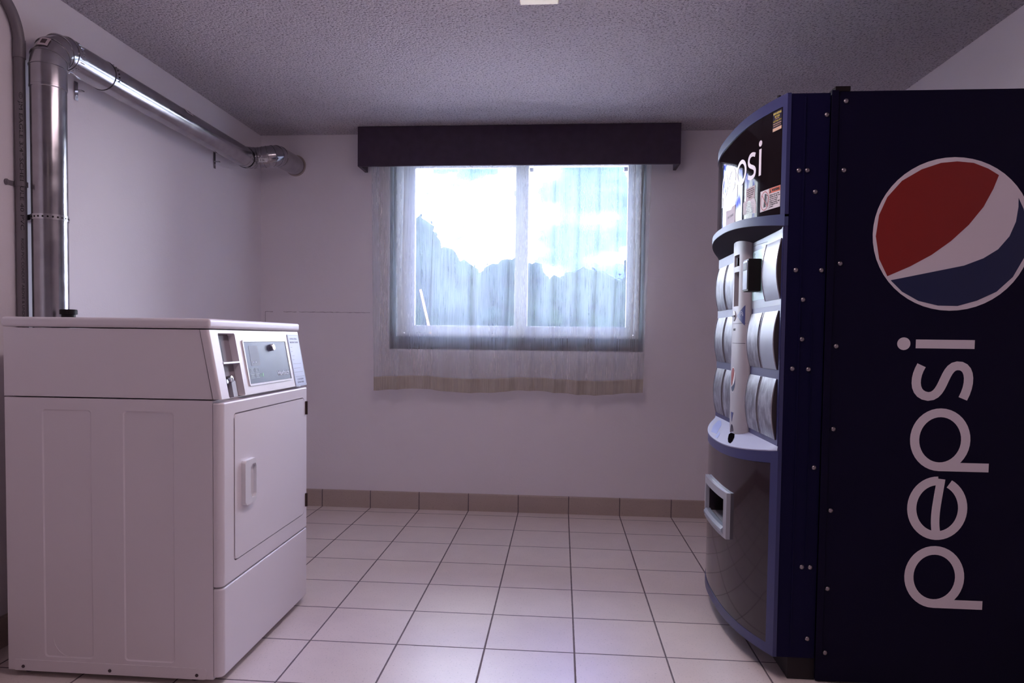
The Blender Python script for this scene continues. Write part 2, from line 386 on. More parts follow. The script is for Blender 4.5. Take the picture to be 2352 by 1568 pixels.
def lathe(bm, prof, c, axis='Z', seg=24, mi=0):
    """prof: list of (radius, height) along the axis from point c"""
    ax = {'X': (Vector((0, 1, 0)), Vector((0, 0, 1)), Vector((1, 0, 0))), 'Y': (Vector((0, 0, 1)), Vector((1, 0, 0)), Vector((0, 1, 0))), 'Z': (Vector((1, 0, 0)), Vector((0, 1, 0)), Vector((0, 0, 1)))}
    a, b, k = ax[axis] if isinstance(axis, str) else axis
    c = Vector(c); rings = []
    for r, h in prof: rings.append([bm.verts.new(c + k*h + (a*math.cos(2*PI*i/seg) + b*math.sin(2*PI*i/seg))*max(r, 1e-5)) for i in range(seg)])
    for j in range(len(prof)-1):
        for i in range(seg): bm.faces.new((rings[j][i], rings[j][(i+1) % seg], rings[j+1][(i+1) % seg], rings[j+1][i])).material_index = mi
    bm.faces.new(rings[0][::-1]).material_index = mi; bm.faces.new(rings[-1]).material_index = mi
def ribbon(bm, pts, w, fn, d0, d1, closed=False, mi=0):
    """flat stroke of width w along a 2D centre line"""
    n = len(pts); L = []; Rr = []
    for i in range(n):
        p = Vector(pts[i]); a = Vector(pts[(i-1) % n]) if (closed or i) else p; c = Vector(pts[(i+1) % n]) if (closed or i < n-1) else p
        d = (c-a).normalized(); q = Vector((-d.y, d.x))*w/2; L.append(p+q); Rr.append(p-q)
    rng = range(n if closed else n-1)
    b = bmesh.new()
    V = [[b.verts.new(fn(p.x, p.y, d)) for p in S] for S in (L, Rr) for d in (d0, d1)]
    l0, l1, r0, r1 = V
    for i in rng:
        j = (i+1) % n
        b.faces.new((l1[i], l1[j], r1[j], r1[i])); b.faces.new((l0[i], r0[i], r0[j], l0[j]))
        b.faces.new((l0[i], l0[j], l1[j], l1[i])); b.faces.new((r0[i], r1[i], r1[j], r0[j]))
    if not closed:
        for i in (0, n-1): b.faces.new((l0[i], l1[i], r1[i], r0[i]))
    for f in b.faces: f.material_index = mi
    merge(bm, b)
def bez(p0, p1, p2, p3, n=14):
    out = []
    for i in range(n):
        t = i/(n-1); s = 1-t
        out.append(tuple(s**3*a + 3*s*s*t*b + 3*s*t*t*c + t**3*d for a, b, c, d in zip(p0, p1, p2, p3)))
    return out
def text(bm, s, fn, u0, v0, size, d, thick=0.0004, align='LEFT', xs=1.0, mi=0, width=None, bold=0.0):
    """lettering laid on a surface: fn(u, v, d) -> 3D point"""
    cu = bpy.data.curves.new('lettering', 'FONT'); cu.body = s; cu.size = 1.0; cu.align_x = align; cu.resolution_u = 3; cu.offset = bold
    to = bpy.data.objects.new('lettering', cu); COL.objects.link(to)
    bpy.context.view_layer.update()
    me = bpy.data.meshes.new_from_object(to.evaluated_get(bpy.context.evaluated_depsgraph_get()))
    bpy.data.objects.remove(to); bpy.data.curves.remove(cu)
    b = bmesh.new(); b.from_mesh(me); bpy.data.meshes.remove(me)
    if not b.verts: b.free(); return
    if width:
        w = max(v.co.x for v in b.verts) - min(v.co.x for v in b.verts); xs = width/(w*size)
    r = bmesh.ops.extrude_face_region(b, geom=list(b.faces))
    top = {v for v in r['geom'] if isinstance(v, bmesh.types.BMVert)}
    for v in b.verts: v.co = Vector(fn(u0 + v.co.x*size*xs, v0 + v.co.y*size, d + (thick if v in top else 0)))
    for f in b.faces: f.material_index = mi
    merge(bm, b)
def cut(o, cutter_bm, name_smooth=True):
    """boolean-subtract a closed mesh (room coordinates) from an object's mesh"""
    me = bpy.data.meshes.new('cutter'); bmesh.ops.recalc_face_normals(cutter_bm, faces=cutter_bm.faces); cutter_bm.to_mesh(me); cutter_bm.free()
    if o.parent is not None: me.transform(Matrix.Translation(-root_loc(o)))
    c = bpy.data.objects.new('cutter', me); COL.objects.link(c)
    if o.parent is not None: c.location = root_loc(o)
    bpy.context.view_layer.update()
    o.modifiers.clear()
    md = o.modifiers.new('cut', 'BOOLEAN'); md.operation = 'DIFFERENCE'; md.object = c; md.solver = 'EXACT'
    bpy.context.view_layer.update()
    nm = bpy.data.meshes.new_from_object(o.evaluated_get(bpy.context.evaluated_depsgraph_get()))
    o.modifiers.clear(); o.data = nm
    if name_smooth: w = o.modifiers.new('weighted_normals', 'WEIGHTED_NORMAL'); w.keep_sharp = True
    bpy.data.objects.remove(c); bpy.data.meshes.remove(me)
def dup(o, parent, off=(0, 0, 0)):
    c = o.copy(); COL.objects.link(c); c.parent = parent; c.location = Vector(off); return c

# ================================================================== THE ROOM
XL, XR, YB, YR, ZC = -1.616, 1.894, 0.411, -6.2, 2.285
WX0, WX1, WZ0, WZ1 = -0.807, 0.735, 0.985, 2.150     # window opening
obj('floor', boxm(XL-0.12, XR+0.12, YR-0.12, YB+0.16, -0.12, 0.0), M_TILE, kind='structure')
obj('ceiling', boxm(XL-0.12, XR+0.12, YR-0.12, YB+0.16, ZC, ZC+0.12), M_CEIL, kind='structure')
obj('wall_left', boxm(XL-0.12, XL, YR-0.12, YB, 0, ZC), M_WALL, kind='structure')
obj('wall_right', boxm(XR, XR+0.12, YR-0.12, YB, 0, ZC), M_WALL, kind='structure')
bm = bmesh.new()
box(bm, XL-0.12, WX0, YB, YB+0.16, 0, ZC); box(bm, WX1, XR+0.12, YB, YB+0.16, 0, ZC)
box(bm, WX0, WX1, YB, YB+0.16, 0, WZ0); box(bm, WX0, WX1, YB, YB+0.16, WZ1, ZC)
obj('wall_back', bm, M_WALL, kind='structure')
obj('wall_rear', boxm(XL, XR, YR-0.12, YR, 0, ZC), M_WALL, kind='structure')
# old patch outline in the plaster beside the window
bm = bmesh.new()
ribbon(bm, [(-1.589, 0.9), (-1.589, 1.2055)], 0.0022, lambda u, v, d: (u, YB-d, v), 0, 0.0008)
pts = [(-1.589 + 0.664*i/40, 1.2055 + 0.0010*math.sin(i*2.1) - 0.0012*i/40) for i in range(41)]
for i in range(0, 40):
    if i in (3, 4, 5, 6, 12): continue
    ribbon(bm, pts[i:i+2], 0.0018 + 0.0016*random.random(), lambda u, v, d: (u, YB-d, v), 0, 0.0008)
obj('trim_1', bm, mat('plaster_crack', (0.30, 0.25, 0.27), 0.8), kind='structure')
# tiled baseboards with rounded top
BH = 0.106
def base_prof(n=5): return [(0, 0), (0.010, 0), (0.010, BH-0.008)] + [(0.002+0.008*math.cos(a), BH-0.008+0.008*math.sin(a)) for a in lin(0.3, PI/2, n)] + [(0, BH)]
bm = bmesh.new(); prism(bm, base_prof(), lambda u, v, d: (d, YB-u, v), XL+0.001, XR-0.001); obj('baseboard_back', bm, M_BASEX, kind='structure')
bm = bmesh.new(); prism(bm, base_prof(), lambda u, v, d: (XL+u, d, v), YR, YB-0.011); obj('baseboard_left', bm, M_BASEY, kind='structure')
bm = bmesh.new(); prism(bm, base_prof(), lambda u, v, d: (XR-u, d, v), YR, YB-0.011); obj('baseboard_right', bm, M_BASEY, kind='structure')

# ------------------------------------------------------------------ window
win = bpy.data.objects.new('window_1', None); COL.objects.link(win); win.location = (0, 0.5, WZ0); win['kind'] = 'structure'
bm = bmesh.new()        # dark wood lining inside the opening
box(bm, WX0, WX1, 0.425, 0.52, WZ0, 1.062, 0.003); box(bm, WX0, WX1, 0.425, 0.52, WZ1-0.03, WZ1, 0.003)
box(bm, WX0, -0.774, 0.425, 0.52, 1.062, WZ1-0.03); box(bm, 0.708, WX1, 0.425, 0.52, 1.062, WZ1-0.03)
obj('wood_lining', bm, M_DKWOOD, win, label='dark brown wooden lining')
def frame_bm(x0, x1, z0, z1, wl, wr, wb, wt, y0, y1, bev=0.003):
    b = bmesh.new()
    box(b, x0, x1, y0, y1, z0, z0+wb, bev); box(b, x0, x1, y0, y1, z1-wt, z1, bev)
    box(b, x0, x0+wl, y0, y1, z0+wb, z1-wt, bev); box(b, x1-wr, x1, y0, y1, z0+wb, z1-wt, bev); return b
fr = obj('window_frame', frame_bm(-0.774, 0.708, 1.062, 2.12, 0.04, 0.03, 0.022, 0.015, 0.445, 0.53), M_VINYL, win)
obj('window_track', boxm(-0.73, 0.68, 0.441, 0.449, 1.071, 1.078, 0.001), M_VINYL, fr)
s1 = obj('window_sash', frame_bm(-0.740, 0.012, 1.086, 2.11, 0.075, 0.055, 0.046, 0.012, 0.485, 0.515), M_VINYL, win)
obj('glass_pane', boxm(-0.667, -0.041, 0.497, 0.501, 1.130, 2.10), M_GLASS, s1)
s2 = obj('window_sash', frame_bm(-0.042, 0.680, 1.086, 2.11, 0.078, 0.050, 0.046, 0.012, 0.455, 0.482), M_VINYL, win)
obj('glass_pane', boxm(0.034, 0.632, 0.467, 0.471, 1.130, 2.10), M_GLASS, s2)
for x in (0.040, 0.604): obj('sash_latch', boxm(x, x+0.024, 0.449, 0.458, 2.062, 2.086, 0.002), M_WHITE2, s2)
obj('sash_stop', boxm(-0.052, -0.042, 0.476, 0.486, 1.92, 1.955, 0.001), M_WHITE2, s1)

# ------------------------------------------------------------------ sheer curtain
CX0, CX1, CZ0, CZ1, CY = -0.900, 0.748, 0.741, 2.20, 0.315
def pxx(px): return -0.902 + (px-850)*0.002553
FOLDS = [(pxx(p), w, a) for p, w, a in ((872, .020, .020), (906, .018, .030), (930, .03, .012), (1000, .05, .014), (1088, .013, .030), (1136, .018, .016), (1180, .05, .012), (1233, .016, .028),
        (1279, .014, .030), (1334, .016, .030), (1382, .015, .030), (1424, .015, .026), (1462, .014, .024), (1480, .012, .024))]
def curtain_pt(u, z):
    k = (CZ1 - z)/(CZ1 - CZ0)                       # 0 at the heading, 1 at the hem
    x, y = u, CY + 0.012*math.sin(u*21+0.5) * (0.3+0.7*k) + 0.010*math.sin(u*47+1.3*k)
    for i, (c, w, a) in enumerate(FOLDS):
        c2 = c + 0.016*k*math.sin(i*1.7) + 0.004*math.sin(z*6+i)
        ww = w*(0.55 + 1.5*k**1.2); t = (u-c2)/ww
        e = math.exp(-t*t)
        y -= a*(0.6+0.8*k)*e
        x -= 1.25*ww*t*e*(1.05 - 0.75*k)             # pinched pleat: cloth doubles back on itself at the top
    # selvedges lean inwards near the hem
    s = (u-CX0)/(CX1-CX0); x += 0.020*k*(1-s)**6 - 0.030*(max(0, k-0.15))*s**8
    hem = 0.010*math.sin(u*9+1) * k**6 + 0.012*s*k**4*0
    return (x, min(y, YB-0.012), z + hem)
def curtain_mesh(name, mt, z0, z1, nz, parent, yoff=0.0):
    nu = 620; me = bpy.data.meshes.new(name); V = []; F = []; UV = []
    us = lin(CX0, CX1, nu); zs = lin(z0, z1, nz)
    for z in zs:
        for u in us:
            x, y, zz = curtain_pt(u, z); V.append((x, y+yoff, zz)); UV.append((u, z))
    for j in range(nz-1):
        for i in range(nu-1): a = j*nu+i; F.append((a, a+1, a+nu+1, a+nu))
    me.from_pydata(V, [], F); ul = me.uv_layers.new(name='UVMap')
    for p in me.polygons:
        p.use_smooth = True
        for li in p.loop_indices: ul.data[li].uv = UV[me.loops[li].vertex_index]
    me.materials.append(mt); return link(name, me, parent)
cur = thing('sheer_curtain', 'thin cream sheer curtain with a doubled hem hanging over the window', 'curtain', (0, CY, CZ0))
curtain_mesh('curtain_panel', M_SHEER, CZ0+0.081, CZ1, 60, cur)
curtain_mesh('curtain_hem', M_HEM, CZ0, CZ0+0.081, 8, cur)
bm = bmesh.new(); sweep(bm, [(-0.93, CY, 2.205), (0.88, CY, 2.205)], 0.008, 12); obj('curtain_rod', bm, M_METALW, cur)

# ------------------------------------------------------------------ valance box
val = thing('window_valance', 'long dark purple-black box valance across the top of the window', 'valance', (-0.03, 0.30, 2.05))
obj('front_board', boxm(-0.960, 0.902, 0.245, 0.262, 2.054, 2.283, 0.002), M_VAL, val)
for x0, x1 in ((-0.960, -0.942), (0.884, 0.902)): obj('end_board', boxm(x0, x1, 0.2625, YB-0.001, 2.054, 2.268, 0.002), M_VAL, val)

# ------------------------------------------------------------------ ceiling light fittings
def strip_light(x0, x1, y0, y1, lens_mat, label, zb=2.235):
    t = thing('ceiling_light', label, 'light', ((x0+x1)/2, (y0+y1)/2, ZC))
    obj('light_base', boxm(x0+0.004, x1-0.004, y0-0.004, y1+0.004, ZC-0.012, ZC-0.001, 0.002), M_METALW, t)
    obj('light_lens', boxm(x0, x1, y0+0.085, y1-0.085, zb, ZC-0.0125), lens_mat, t)
    for a_, b2 in ((y0, y0+0.0845), (y1-0.0845, y1)): obj('end_cap', boxm(x0, x1, a_, b2, zb, ZC-0.0125, 0.005, 3), M_CAP, t, smooth=True)
    return t
strip_light(0.082, 0.217, -2.75, -1.337, M_CREAM, 'narrow cream ceiling strip light at the top edge of the photo')
strip_light(-0.10, 0.50, -5.60, -4.40, M_FILL, 'added unseen fill light above and behind the viewer', 2.20)  # unseen fixture added to brighten the room

# ================================================================== DRYER
DX0, DXC, DXF, DY0, DY1, DZ0 = -1.443, -0.782, -0.755, -1.875, -1.150, 0.018
dry = thing('clothes_dryer', 'white coin-operated clothes dryer standing against the left wall', 'dryer', (-1.1, -1.51, 0.0))
body = obj('side_cabinet', boxm(DX0, DXC-0.0025, DY0, DY1, DZ0, 0.862, 0.002), M_WHITE, dry, smooth=True)
bm = bmesh.new(); prism(bm, [(DX0, 0.866), (-0.7845, 0.866), (-0.8245, 1.073), (DX0, 1.073)], lambda u, v, d: (u, d, v), DY0, DY1)
ucab = obj('upper_cabinet', bm, M_WHITE, dry)
# embossed rectangles pressed into the near side
fs = lambda y: (lambda u, v, d: (u, y-d, v))
for u0, u1 in ((-1.322, -1.166), (-1.064, -0.906)):
    A_, B_ = rrect(u0-0.001, u1+0.001, 0.063, 0.827, 0.012), rrect(u0+0.003, u1-0.003, 0.067, 0.823, 0.009)
    c = bmesh.new(); lo = [c.verts.new(fs(DY0)(u, v, -0.0026)) for u, v in B_]; hi = [c.verts.new(fs(DY0)(u, v, 0.0)) for u, v in A_]; top = [c.verts.new(fs(DY0)(u, v, 0.01)) for u, v in A_]
    for a_, b2 in ((lo, hi), (hi, top)):
        for q in range(len(a_)): c.faces.new((a_[q], a_[(q+1) % len(a_)], b2[(q+1) % len(a_)], b2[q]))
    c.faces.new(lo[::-1]); c.faces.new(top); cut(body, c)
bm = bmesh.new(); ribbon(bm, circle(-1.235, 0.125, 0.060, n=16, a0=185, a1=275), 0.0016, fs(DY0), -0.0027, -0.0012); obj('embossed_arc', bm, M_WHITE, dry)
bm = bmesh.new(); prism(bm, rrect(-1.425, -0.806, 0.018, 0.052, 0.008), fs(DY0), 0.0, 0.0022, bev=0.0015); obj('bottom_flange', bm, M_WHITE, dry, smooth=True)
bm = bmesh.new(); lathe(bm, [(0.0052, 0), (0.0050, 0.0018), (0.003, 0.003), (0.0003, 0.0034)], (0, 0, 0), (Vector((1, 0, 0)), Vector((0, 0, 1)), Vector((0, -1, 0))), 12)
me = bpy.data.meshes.new('screw'); bm.to_mesh(me); bm.free(); me.materials.append(mat('dark_screw', (0.10, 0.075, 0.085), 0.4, 0.8))
scr = bpy.data.objects.new('screw', me); COL.objects.link(scr); scr.parent = dry
L0 = Vector((-1.1, -1.51, 0.0))
scr.location = Vector((-1.392, DY0-0.002, 0.031)) - L0
for x in (-1.112, -0.836): dup(scr, dry, Vector((x, DY0-0.002, 0.031)) - L0)
for x, y in ((-1.40, -1.83), (-0.86, -1.83), (-1.40, -1.19), (-0.86, -1.19)):
    bm = bmesh.new(); lathe(bm, [(0.018, 0), (0.018, 0.008), (0.006, 0.010), (0.006, 0.024)], (x, y, 0.0005)); obj('levelling_foot', bm, M_BLACK, dry)
# front panel (rounded wrap-round frame), opening closed by the door
FY0, FY1 = DY0-0.002, DY1+0.002
def front_plate(z0, z1):
    b = bmesh.new(); r = 0.020
    prof = [(DXC-0.0005, FY0+0.001)] + [(DXF-r+r*math.sin(a), FY0+r-r*math.cos(a)) for a in lin(0, PI/2, 7)] + [(DXF-r+r*math.cos(a), FY1-r+r*math.sin(a)) for a in lin(0, PI/2, 7)] + [(DXC-0.0005, FY1-0.001)]
    prism(b, prof, lambda u, v, d: (u, v, d), z0, z1)
    bmesh.ops.bevel(b, geom=[e for e in b.edges if abs(e.verts[0].co.z-e.verts[1].co.z) < 1e-6 and max(e.verts[0].co.x, e.verts[1].co.x) > DXC], offset=0.006, segments=3, profile=0.6, affect='EDGES')
    return b
fp = obj('front_panel', front_plate(0.300, 0.856), M_WHITE, dry, smooth=True, angle=50)
ff = lambda u, v, d: (DXF+d, u, v)
DR = (-1.800, -1.192, 0.357, 0.818)
c = bmesh.new(); prism(c, rrect(*DR, 0.016), ff, -0.014, 0.01); cut(fp, c)
# door of the drum
g = 0.0045
door = bmesh.new(); prism(door, rrect(DR[0]+g, DR[1]-g, DR[2]+g, DR[3]-g, 0.013), ff, -0.0135, 0.002, bev=0.005, seg=3)
dr = obj('dryer_door', door, M_WHITE, dry, smooth=True)
obj('door_gap_shade', boxm(DXF-0.020, DXF-0.0142, DR[0]-0.002, DR[1]+0.002, DR[2]-0.002, DR[3]+0.002), M_DARK, dry, label='dark sheet painted as shade in the gap round the door')  # dark sheet stands in for the shade in the gap
# pull handle: tall rounded plate with a scooped opening on its inner side
hb = bmesh.new(); prism(hb, rrect(-1.752, -1.668, 0.520, 0.662, 0.010), ff, 0.0015, 0.016, bev=0.006, seg=3)
hd = obj('door_handle', hb, M_WHITE2, dr, smooth=True, angle=50)
c = bmesh.new(); prism(c, [(-1.712, 0.548)] + [(-1.708-0.010*math.sin(a), 0.592+0.044*math.cos(a)) for a in lin(PI, 0, 9)] + [(-1.700, 0.645), (-1.676, 0.645), (-1.670, 0.635), (-1.670, 0.545), (-1.678, 0.536), (-1.702, 0.536)], ff, 0.006, 0.03); cut(hd, c)
for z in (0.775, 0.410):
    hg = bmesh.new(); box(hg, DXF-0.004, DXF+0.004, -1.180, -1.168, z-0.026, z+0.026, 0.001); sweep(hg, [(DXF+0.004, -1.174, z-0.026), (DXF+0.004, -1.174, z+0.026)], 0.0042, 10)
    obj('door_hinge', hg, mat('dark_hinge', (0.06, 0.035, 0.03), 0.4, 0.6), dry)
obj('lower_panel', front_plate(0.026, 0.2955), M_WHITE, dry, smooth=True, angle=50)
# lid
bm = bmesh.new(); box(bm, DX0-0.006, -0.791, DY0-0.004, DY1+0.004, 1.076, 1.106, 0.010, 4); obj('top_lid', bm, M_WHITE, dry, smooth=True, angle=50)
# slanted control console
CT = Vector((-0.795-(-0.755), 0, 1.073-0.858)); CTL = CT.length; cu_ = CT/CTL; cn_ = Vector((cu_.z, 0, -cu_.x))
CP0 = Vector((-0.755, 0, 0.858))
def fc(u, v, d): p = CP0 + cu_*v + cn_*d; return (p.x, u, p.z)      # u = y, v up the slant, d outward
bm = bmesh.new()
prism(bm, [(-0.781, 0.866), (-0.7575, 0.866), (-0.7965, 1.073), (-0.8215, 1.073)], lambda u, v, d: (u, d, v), FY0, FY1)
bmesh.ops.bevel(bm, geom=[e for e in bm.edges if (abs(e.verts[0].co.y-e.verts[1].co.y) < 1e-6 and min(e.verts[0].co.x-(-0.7575)-(e.verts[0].co.z-0.866)*(-0.039/0.207), e.verts[1].co.x-(-0.7575)-(e.verts[1].co.z-0.866)*(-0.039/0.207)) > -0.001)], offset=0.009, segments=4, profile=0.6, affect='EDGES')
con = obj('control_console', bm, M_WHITE, dry, smooth=True, angle=50)
def poly4(a, b, c_, d_): return [a, b, c_, d_]
CO = (-1.822, -1.709, 0.009, 0.209)
for o_ in (con, ucab): c = bmesh.new(); prism(c, rrect(*CO, 0.006), fc, -0.0285, 0.02); cut(o_, c, o_ is con)
# coin slide unit set into the recess
bm = bmesh.new(); prism(bm, rrect(CO[0]+0.001, CO[1]-0.001, CO[2]+0.001, CO[3]-0.001, 0.005), fc, -0.028, -0.0235); cb = obj('coin_slide', bm, mat('coin_recess_grey', (0.26, 0.22, 0.25), 0.6), dry)
bm = bmesh.new(); prism(bm, [(-1.816, 0.125), (-1.775, 0.125), (-1.775, 0.200), (-1.816, 0.200)], fc, -0.0235, -0.019); prism(bm, [(-1.812, 0.030), (-1.790, 0.030), (-1.790, 0.112), (-1.812, 0.112)], fc, -0.0235, -0.016); obj('coin_plate', bm, mat('dark_grey_metal', (0.07, 0.058, 0.07), 0.6), cb)
bm = bmesh.new(); prism(bm, [(-1.821, 0.114), (-1.710, 0.114), (-1.710, 0.119), (-1.821, 0.119)], fc, -0.026, 0.0005); obj('recess_divider', bm, M_WHITE2, cb)
bm = bmesh.new(); prism(bm, rrect(-1.780, -1.752, 0.010, 0.060, 0.003), fc, -0.0235, -0.006); obj('coin_return_door', bm, M_COLW, cb)
bm = bmesh.new(); ax = (Vector((0, 1, 0)), cu_, cn_); cc = Vector(fc(-1.781, 0.066, -0.020))
lathe(bm, [(0.011, 0), (0.011, 0.016), (0.0095, 0.019), (0.005, 0.0195), (0.0045, 0.017), (0.0005, 0.017)], cc, ax, 24); obj('coin_box_lock', bm, M_STEEL, cb, smooth=True)
bm = bmesh.new(); lathe(bm, [(0.008, 0), (0.008, 0.010), (0.006, 0.012), (0.001, 0.012)], Vector(fc(-1.803, 0.060, -0.018)), ax, 16); obj('coin_knob', bm, M_PLATE, cb, smooth=True)
# display window with raised rim
bm = bmesh.new()
ribbon(bm, rrect(-1.668, -1.306, 0.038, 0.184, 0.004, 3), 0.006, fc, -0.001, 0.003, closed=True); rim = obj('display_rim', bm, M_WHITE2, dry)
bm = bmesh.new(); prism(bm, rrect(-1.664, -1.310, 0.042, 0.180, 0.003, 3), fc, -0.001, 0.0012); dp = obj('display_window', bm, M_DISPG, dry, label='blue-grey translucent display window')
bm = bmesh.new(); text(bm, 'Huebsch', fc, -1.428, 0.0585, 0.024, 0.0014, width=0.105, bold=0.03); obj('maker_name', bm, mat('pale_lettering', (0.72, 0.76, 0.80), 0.5), dp)
bm = bmesh.new()
M_PG = mat('faint_green_white', (0.40, 0.48, 0.50), 0.5)
for (u0, u1, v0, v1) in ((-1.648, -1.618, 0.078, 0.092), (-1.611, -1.585, 0.078, 0.092), (-1.650, -1.618, 0.060, 0.073), (-1.612, -1.582, 0.060, 0.073)):
    ribbon(bm, rrect(u0, u1, v0, v1, 0.001, 2), 0.0015, fc, 0.0013, 0.0018, closed=True)
    for k in range(3): ribbon(bm, [(u0+0.004, v0+0.004+k*0.0032), (u1-0.004-0.004*(k % 2), v0+0.004+k*0.0032)], 0.0012, fc, 0.0013, 0.0018)
obj('faint_print', bm, M_PG, dp)
bm = bmesh.new(); text(bm, 'K', fc, -1.575, 0.0615, 0.016, 0.0014); prism(bm, circle(-1.554, 0.067, 0.0055, 0.0075, 16), fc, 0.0013, 0.0018); obj('green_mark', bm, mat('pale_green_print', (0.25, 0.55, 0.33), 0.5), dp)
bm = bmesh.new(); prism(bm, rrect(-1.632, -1.560, 0.100, 0.168, 0.006, 3), fc, 0.0012, 0.0016); obj('display_board', bm, mat('dim_grey_pink', (0.10, 0.09, 0.125), 0.5), dp)
bm = bmesh.new()
for u in (-1.612, -1.594): prism(bm, circle(u, 0.112, 0.0022, n=10), fc, 0.0017, 0.0022)
obj('indicator_dots', bm, M_WHITE2, dp)
bm = bmesh.new(); lathe(bm, [(0.012, 0), (0.012, 0.012), (0.010, 0.0145), (0.001, 0.0145)], Vector(fc(-1.4535, 0.159, 0.001)), ax, 24); kn = obj('key_lock', bm, M_STEEL, dry, smooth=True)
bm = bmesh.new()
for dv in (0.004, -0.004): prism(bm, circle(-1.4535, 0.159+dv, 0.0022, n=10), fc, 0.0155, 0.0162)
obj('key_holes', bm, M_BLACK, kn)
# instruction label
bm = bmesh.new(); prism(bm, rrect(-1.274, -1.160, 0.007, 0.208, 0.006, 4), fc, -0.0005, 0.0008); lb = obj('instruction_label', bm, M_LABEL, dry, label='pale blue instruction label')
bm = bmesh.new(); ribbon(bm, rrect(-1.270, -1.164, 0.011, 0.204, 0.005, 3), 0.0010, fc, 0.0008, 0.0012, closed=True)
for v, u1 in ((0.158, -1.245), (0.142, -1.247), (0.125, -1.235), (0.110, -1.242), (0.094, -1.180), (0.077, -1.195), (0.062, -1.178), (0.044, -1.172)):
    ribbon(bm, [(-1.262, v), (u1, v)], 0.0016, fc, 0.0008, 0.0012)
text(bm, 'OPERATING', fc, -1.217, 0.187, 0.011, 0.0008, align='CENTER', width=0.075); text(bm, 'INSTRUCTIONS', fc, -1.217, 0.174, 0.010, 0.0008, align='CENTER', width=0.082)
text(bm, 'CAUTION', fc, -1.217, 0.030, 0.011, 0.0008, align='CENTER', width=0.062); text(bm, 'SEE BACK PANEL', fc, -1.217, 0.019, 0.010, 0.0008, align='CENTER', width=0.066)
obj('label_print', bm, mat('grey_blue_print', (0.26, 0.27, 0.38), 0.5), lb)

# black cap lying on the dryer
bm = bmesh.new(); lathe(bm, [(0.021, 0), (0.021, 0.013), (0.0265, 0.014), (0.0265, 0.028), (0.024, 0.030), (0.020, 0.029), (0.019, 0.022), (0.001, 0.022)], (-1.388, -1.66, 1.1062)); 
o = obj('plastic_cap', bm, M_BLACK, smooth=True); tag(o, 'small round black plastic cap resting on top of the white dryer', 'cap')

# ================================================================== DRYER DUCT
duct = thing('dryer_vent_duct', 'shiny galvanised round vent duct rising behind the dryer and running along the left wall', 'duct', (-1.52, -1.56, 0.0))
R = 0.0555; VX, VY, HZ = -1.522, -1.562, 2.045
def pipe(name, pts, r=R, seg=48, caps=False):
    b = bmesh.new(); sweep(b, pts, r, seg, caps)
    # inner skin so the sheet metal has thickness
    sweep(b, pts, r-0.0012, seg, caps); return obj(name, b, M_GALV, duct, smooth=True, angle=30)
def ring(name, c, ax, r=R, w=0.006, h=0.0022, parent=None, m=None):
    a = Vector(ax).normalized(); t = Vector((0, 0, 1)) if abs(a.z) < 0.9 else Vector((1, 0, 0)); u = a.cross(t).normalized(); v = a.cross(u)
    b = bmesh.new(); lathe(b, [(r-0.0005, -w/2), (r+h, -w/4), (r+h, w/4), (r-0.0005, w/2)], c, (u, v, a), 48)
    return obj(name, b, m or M_GALV, parent or duct, smooth=True)
pipe('duct_pipe', [(VX, VY, 0.02), (VX, VY, 1.0), (VX, VY, HZ-0.135)])
def elbow(pts, nm='duct_elbow'):
    b = bmesh.new(); sweep(b, pts, R+0.0018, 48, False); o = obj(nm, b, M_GALV, duct, smooth=True, angle=22)
    for i in range(1, len(pts)-1):
        d = (Vector(pts[i+1])-Vector(pts[i-1])).normalized(); ring('elbow_seam', Vector(pts[i]), d, R+0.0018, 0.005, 0.0022, o)
    return o
re = 0.082
el = elbow([(VX, VY, HZ-0.150), (VX, VY, HZ-re)] + [(VX, VY+re-re*math.cos(a), HZ-re+re*math.sin(a)) for a in lin(0.39, 1.18, 3)] + [(VX, VY+re, HZ), (VX, VY+re+0.022, HZ)])
ring('crimp_collar', (VX, VY, HZ-0.150), (0, 0, 1), R, 0.012, 0.0024)
b_ = bmesh.new()
for k in range(26):
    a = 2*PI*k/26; p = Vector((VX + (R+0.0022)*math.cos(a), VY+re+0.026, HZ + (R+0.0022)*math.sin(a)))
    sweep(b_, [p+Vector((0, -0.010, 0)), p+Vector((0, 0.008, 0))], 0.0016, 6)
obj('crimped_end', b_, M_STEEL, duct, smooth=True)
YE = -0.020
pipe('duct_pipe', [(VX, VY+re+0.02, HZ), (VX, -1.265, HZ)])
pipe('duct_pipe', [(VX, -1.265, HZ), (VX, -0.6, HZ), (VX, YE, HZ)], r=R-0.0012)
ring('joint_band', (VX, -1.268, HZ), (0, 1, 0), R, 0.008, 0.0014, m=mat('dark_joint', (0.06, 0.05, 0.06), 0.5, 0.7))
ring('joint_band', (VX, YE-0.03, HZ), (0, 1, 0), R-0.0012, 0.004, 0.0012)
b_ = bmesh.new()
for k in range(8):
    a = -0.3 + 0.26*k; p = Vector((VX + R*math.cos(a), -1.245, HZ + R*math.sin(a))); lathe(b_, [(0.003, 0), (0.0022, 0.0016), (0.0003, 0.002)], p, (Vector((0, 1, 0)), Vector((-math.sin(a), 0, math.cos(a))), Vector((math.cos(a), 0, math.sin(a)))), 8)
obj('joint_screws', b_, M_BLACK, duct)
